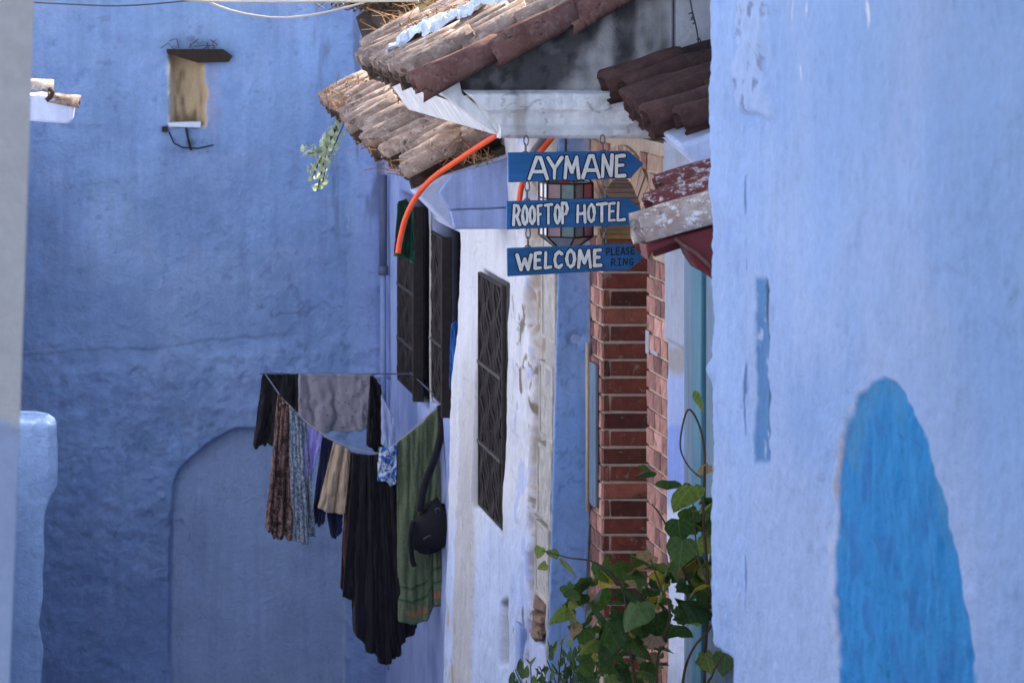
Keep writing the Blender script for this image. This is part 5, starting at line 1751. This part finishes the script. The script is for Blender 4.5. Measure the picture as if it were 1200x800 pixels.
for k in range(30):
    put_leaf(vine, rnd.uniform(805, 836), rnd.uniform(570, 690), VD + rnd.uniform(0, 0.15), rnd.uniform(12, 28) * px2m, rnd.choice(('leaf', 'leaf', 'leaf_lite')), 0)
# small leaved bush at the foot
bush = empty('small_leaved_bush', (2.0, 10.6, 2.2), 'small leaved dark green bush low beside the vine', 'plant')
b = MB()
tips = []
for k in range(46):
    x1, y1 = rnd.uniform(640, 765), rnd.uniform(748, 830)
    if k < 14:
        x1, y1 = rnd.uniform(600, 660), rnd.uniform(770, 830)
    base = P(rnd.uniform(660, 730), 1130, 10.6)
    tip = P(x1, y1, 10.45 + rnd.uniform(-0.1, 0.2))
    mid = base.lerp(tip, 0.55) + Vector((rnd.uniform(-.08, .08), rnd.uniform(-.05, .05), 0.08))
    pp = smooth_path([base, mid, tip], 6)
    b.tube(pp, [0.006 * (1 - 0.7 * i / len(pp)) for i in range(len(pp))], 5)
    tips.append(pp)
b.build('stems', M['stem'], bush, True)
cnt = 0
for pp in tips:
    for q in range(6):
        if cnt >= 290:
            break
        t = pp[-1 - q // 2]
        sz = rnd.uniform(0.030, 0.055)
        m = Matrix.Rotation(rnd.uniform(0, 6.28), 3, 'Z') @ Matrix.Rotation(rnd.uniform(0.5, 2.0), 3, 'X')
        put(LM[(2, 'leaf' if rnd.random() < 0.8 else 'leaf_lite')], 'leaf', bush, t + Vector((rnd.uniform(-.04, .04), rnd.uniform(-.04, .04), rnd.uniform(-.05, .04))), m.to_euler(), (sz, sz, sz))
        cnt += 1

# ------------------------------------------------------------------ weeds, plastic sheet
def on_roof(px, py, eave, lift=0.0):
    """point of a roof plane along the line of sight through a photograph pixel"""
    y = 12.5
    for _ in range(12):
        ex, ez = eave(y)
        # z = ez + (x-ex)*0.45 ; x = px*y/F ; z = EYE-(py+10)*y/F  -> solve for y
        a = -(py + 10) / F - 0.45 * px / F
        y = (ez - 0.45 * ex + lift - EYE) / a
    return Vector((px * y / F, y, EYE - (py + 10) * y / F))
def weeds(name, spots, n, lmin, lmax, label, seed, mats, rad=0.0030, droop=0.5):
    rnd = random.Random(seed)
    b = MB()
    for k in range(n):
        c, sp = spots[rnd.randrange(len(spots))]
        a = c + Vector((rnd.gauss(0, sp), rnd.gauss(0, sp), rnd.uniform(-0.01, 0.03)))
        L = rnd.uniform(lmin, lmax)
        an = rnd.uniform(0, 6.28)
        el = rnd.uniform(0.1, 1.3)
        dr = Vector((math.cos(an) * math.cos(el), math.sin(an) * math.cos(el), math.sin(el)))
        p1 = a + dr * L * 0.5
        p2 = p1 + (dr + Vector((rnd.uniform(-.5, .5), rnd.uniform(-.5, .5), -rnd.uniform(0.2, 2 * droop)))) * L * 0.5
        b.tube([a, p1, p2], [rad, rad * 0.8, rad * 0.3], 4, 0 if rnd.random() < 0.6 else 1)
        if rnd.random() < 0.25:
            b.tube([p2, p2 + Vector((rnd.uniform(-.012, .012), 0, rnd.uniform(-.01, .02)))], [rad * 2.5, rad], 4, 1)
    o = b.build(name, mats, None)
    tag(o, label, 'weeds', kind='stuff')
    return o
st_m = [M['straw'], M['straw_dark']]
weeds('dry_grass', [(on_roof(520, 35, eave_up, 0.04), 0.07), (on_roof(500, 30, eave_up, 0.03), 0.08), (on_roof(560, 25, eave_up, 0.03), 0.05), (on_roof(470, 40, eave_up, 0.02), 0.06), (on_roof(545, 10, eave_up, 0.03), 0.07), (on_roof(455, 55, eave_up, 0.02), 0.04)],
      330, 0.05, 0.18, 'dry straw coloured weeds caught in the upper roof tiles', 3, st_m)
weeds('dry_grass', [(on_roof(425, 112, eave_lo, 0.05), 0.08), (on_roof(432, 105, eave_lo, 0.05), 0.07), (on_roof(505, 135, eave_lo, 0.06), 0.05), (on_roof(425, 120, eave_lo, 0.04), 0.07), (on_roof(412, 130, eave_lo, 0.04), 0.06), (on_roof(505, 125, eave_lo, 0.05), 0.06), (on_roof(475, 205, eave_lo, -0.02), 0.05), (on_roof(520, 200, eave_lo, -0.02), 0.06), (on_roof(450, 180, eave_lo, 0.02), 0.06), (on_roof(550, 192, eave_lo, 0.0), 0.06)],
      400, 0.05, 0.18, 'dry brown weeds along the lower tiled eave', 4, st_m)
weeds('dark_weeds', [(Vector((1.95, 15.0, EYE - 0.10)), 0.10), (Vector((2.08, 15.0, EYE - 0.06)), 0.08)], 200, 0.06, 0.2, 'dark tangled weeds rising behind the upper roof eave', 6, [M['straw_dark'], M['iron']])
# stain-dark chimney stub behind the eave carrying those weeds
ch = empty('chimney_stub', (2.05, 15.05, EYE - 0.6), 'dark weathered masonry stub with weeds behind the upper roof', 'chimney')
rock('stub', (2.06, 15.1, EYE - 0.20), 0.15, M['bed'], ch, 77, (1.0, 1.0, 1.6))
rock('coping', (2.06, 15.1, EYE - 0.02), 0.14, M['soot'], ch, 78, (1.3, 1.2, 0.5))
# hanging pale plant below the lower eave
hpn = empty('hanging_plant', P(385, 140, 16.7), 'pale green trailing plant hanging from the lower eave corner', 'plant')
b = MB()
lv = []
for k, pth in enumerate(([(402, 138), (390, 155), (382, 180), (376, 205), (372, 224)], [(400, 140), (386, 165), (370, 178), (360, 180)], [(398, 140), (384, 170), (374, 190), (366, 208)], [(403, 145), (392, 170), (384, 188), (378, 214)])):
    pp = smooth_path([P(x_, y_, 16.7 - 0.04 * k) for x_, y_ in pth], 6)
    b.tube(pp, 0.004, 5)
    lv += pp[3:]
b.build('stems', M['stem'], hpn, True)
for t in lv:
    for q in range(3):
        sz = rnd.uniform(0.022, 0.045)
        m = Matrix.Rotation(rnd.uniform(0, 6.28), 3, 'Z') @ Matrix.Rotation(rnd.uniform(0.3, 2.2), 3, 'X')
        put(LM[(2, 'leaf_pale')], 'leaf', hpn, t + Vector((rnd.uniform(-.03, .03), rnd.uniform(-.03, .03), rnd.uniform(-.03, .03))), m.to_euler(), (sz * 1.4, sz, sz))
# crumpled plastic sheet
cl = [(456, 57), (475, 46), (498, 38), (520, 28), (545, 17), (565, 8), (585, 2)]
wd = [0.015, 0.05, 0.075, 0.06, 0.055, 0.10, 0.13]
nu_, nv_ = 60, 14
vs = []
cc = np.array(cl, float)
for i in range(nu_ + 1):
    t = i / nu_
    x_ = float(np.interp(t, np.linspace(0, 1, len(cl)), cc[:, 0]))
    y_ = float(np.interp(t, np.linspace(0, 1, len(cl)), cc[:, 1]))
    wv = float(np.interp(t, np.linspace(0, 1, len(cl)), wd))
    c0 = on_roof(x_, y_, eave_up, 0.13)
    for j in range(nv_ + 1):
        s_ = (j / nv_ - 0.5) * 2
        a1 = np.array([i * 0.21]); a2 = np.array([j * 0.33]); a0 = np.array([0.5])
        nz1, nz2, nz3 = [float(fbm(a1, a2, a0, 1.0, 3, 800 + q)[0]) for q in range(3)]
        vs.append(c0 + Vector((nz3 * 0.03, s_ * wv * 1.6 + 0.03 * nz2, 0.5 * wv * (1 - s_ * s_) + 0.05 * nz1)))
fs = [(i * (nv_ + 1) + j, (i + 1) * (nv_ + 1) + j, (i + 1) * (nv_ + 1) + j + 1, i * (nv_ + 1) + j + 1) for i in range(nu_) for j in range(nv_)]
o = mesh_obj('plastic_sheet', vs, fs, M['plastic'], None, False)
sd_ = o.modifiers.new('thickness', 'SOLIDIFY'); sd_.thickness = 0.004
tag(o, 'crumpled pale blue white plastic sheet lying on the upper roof tiles', 'plastic sheet')
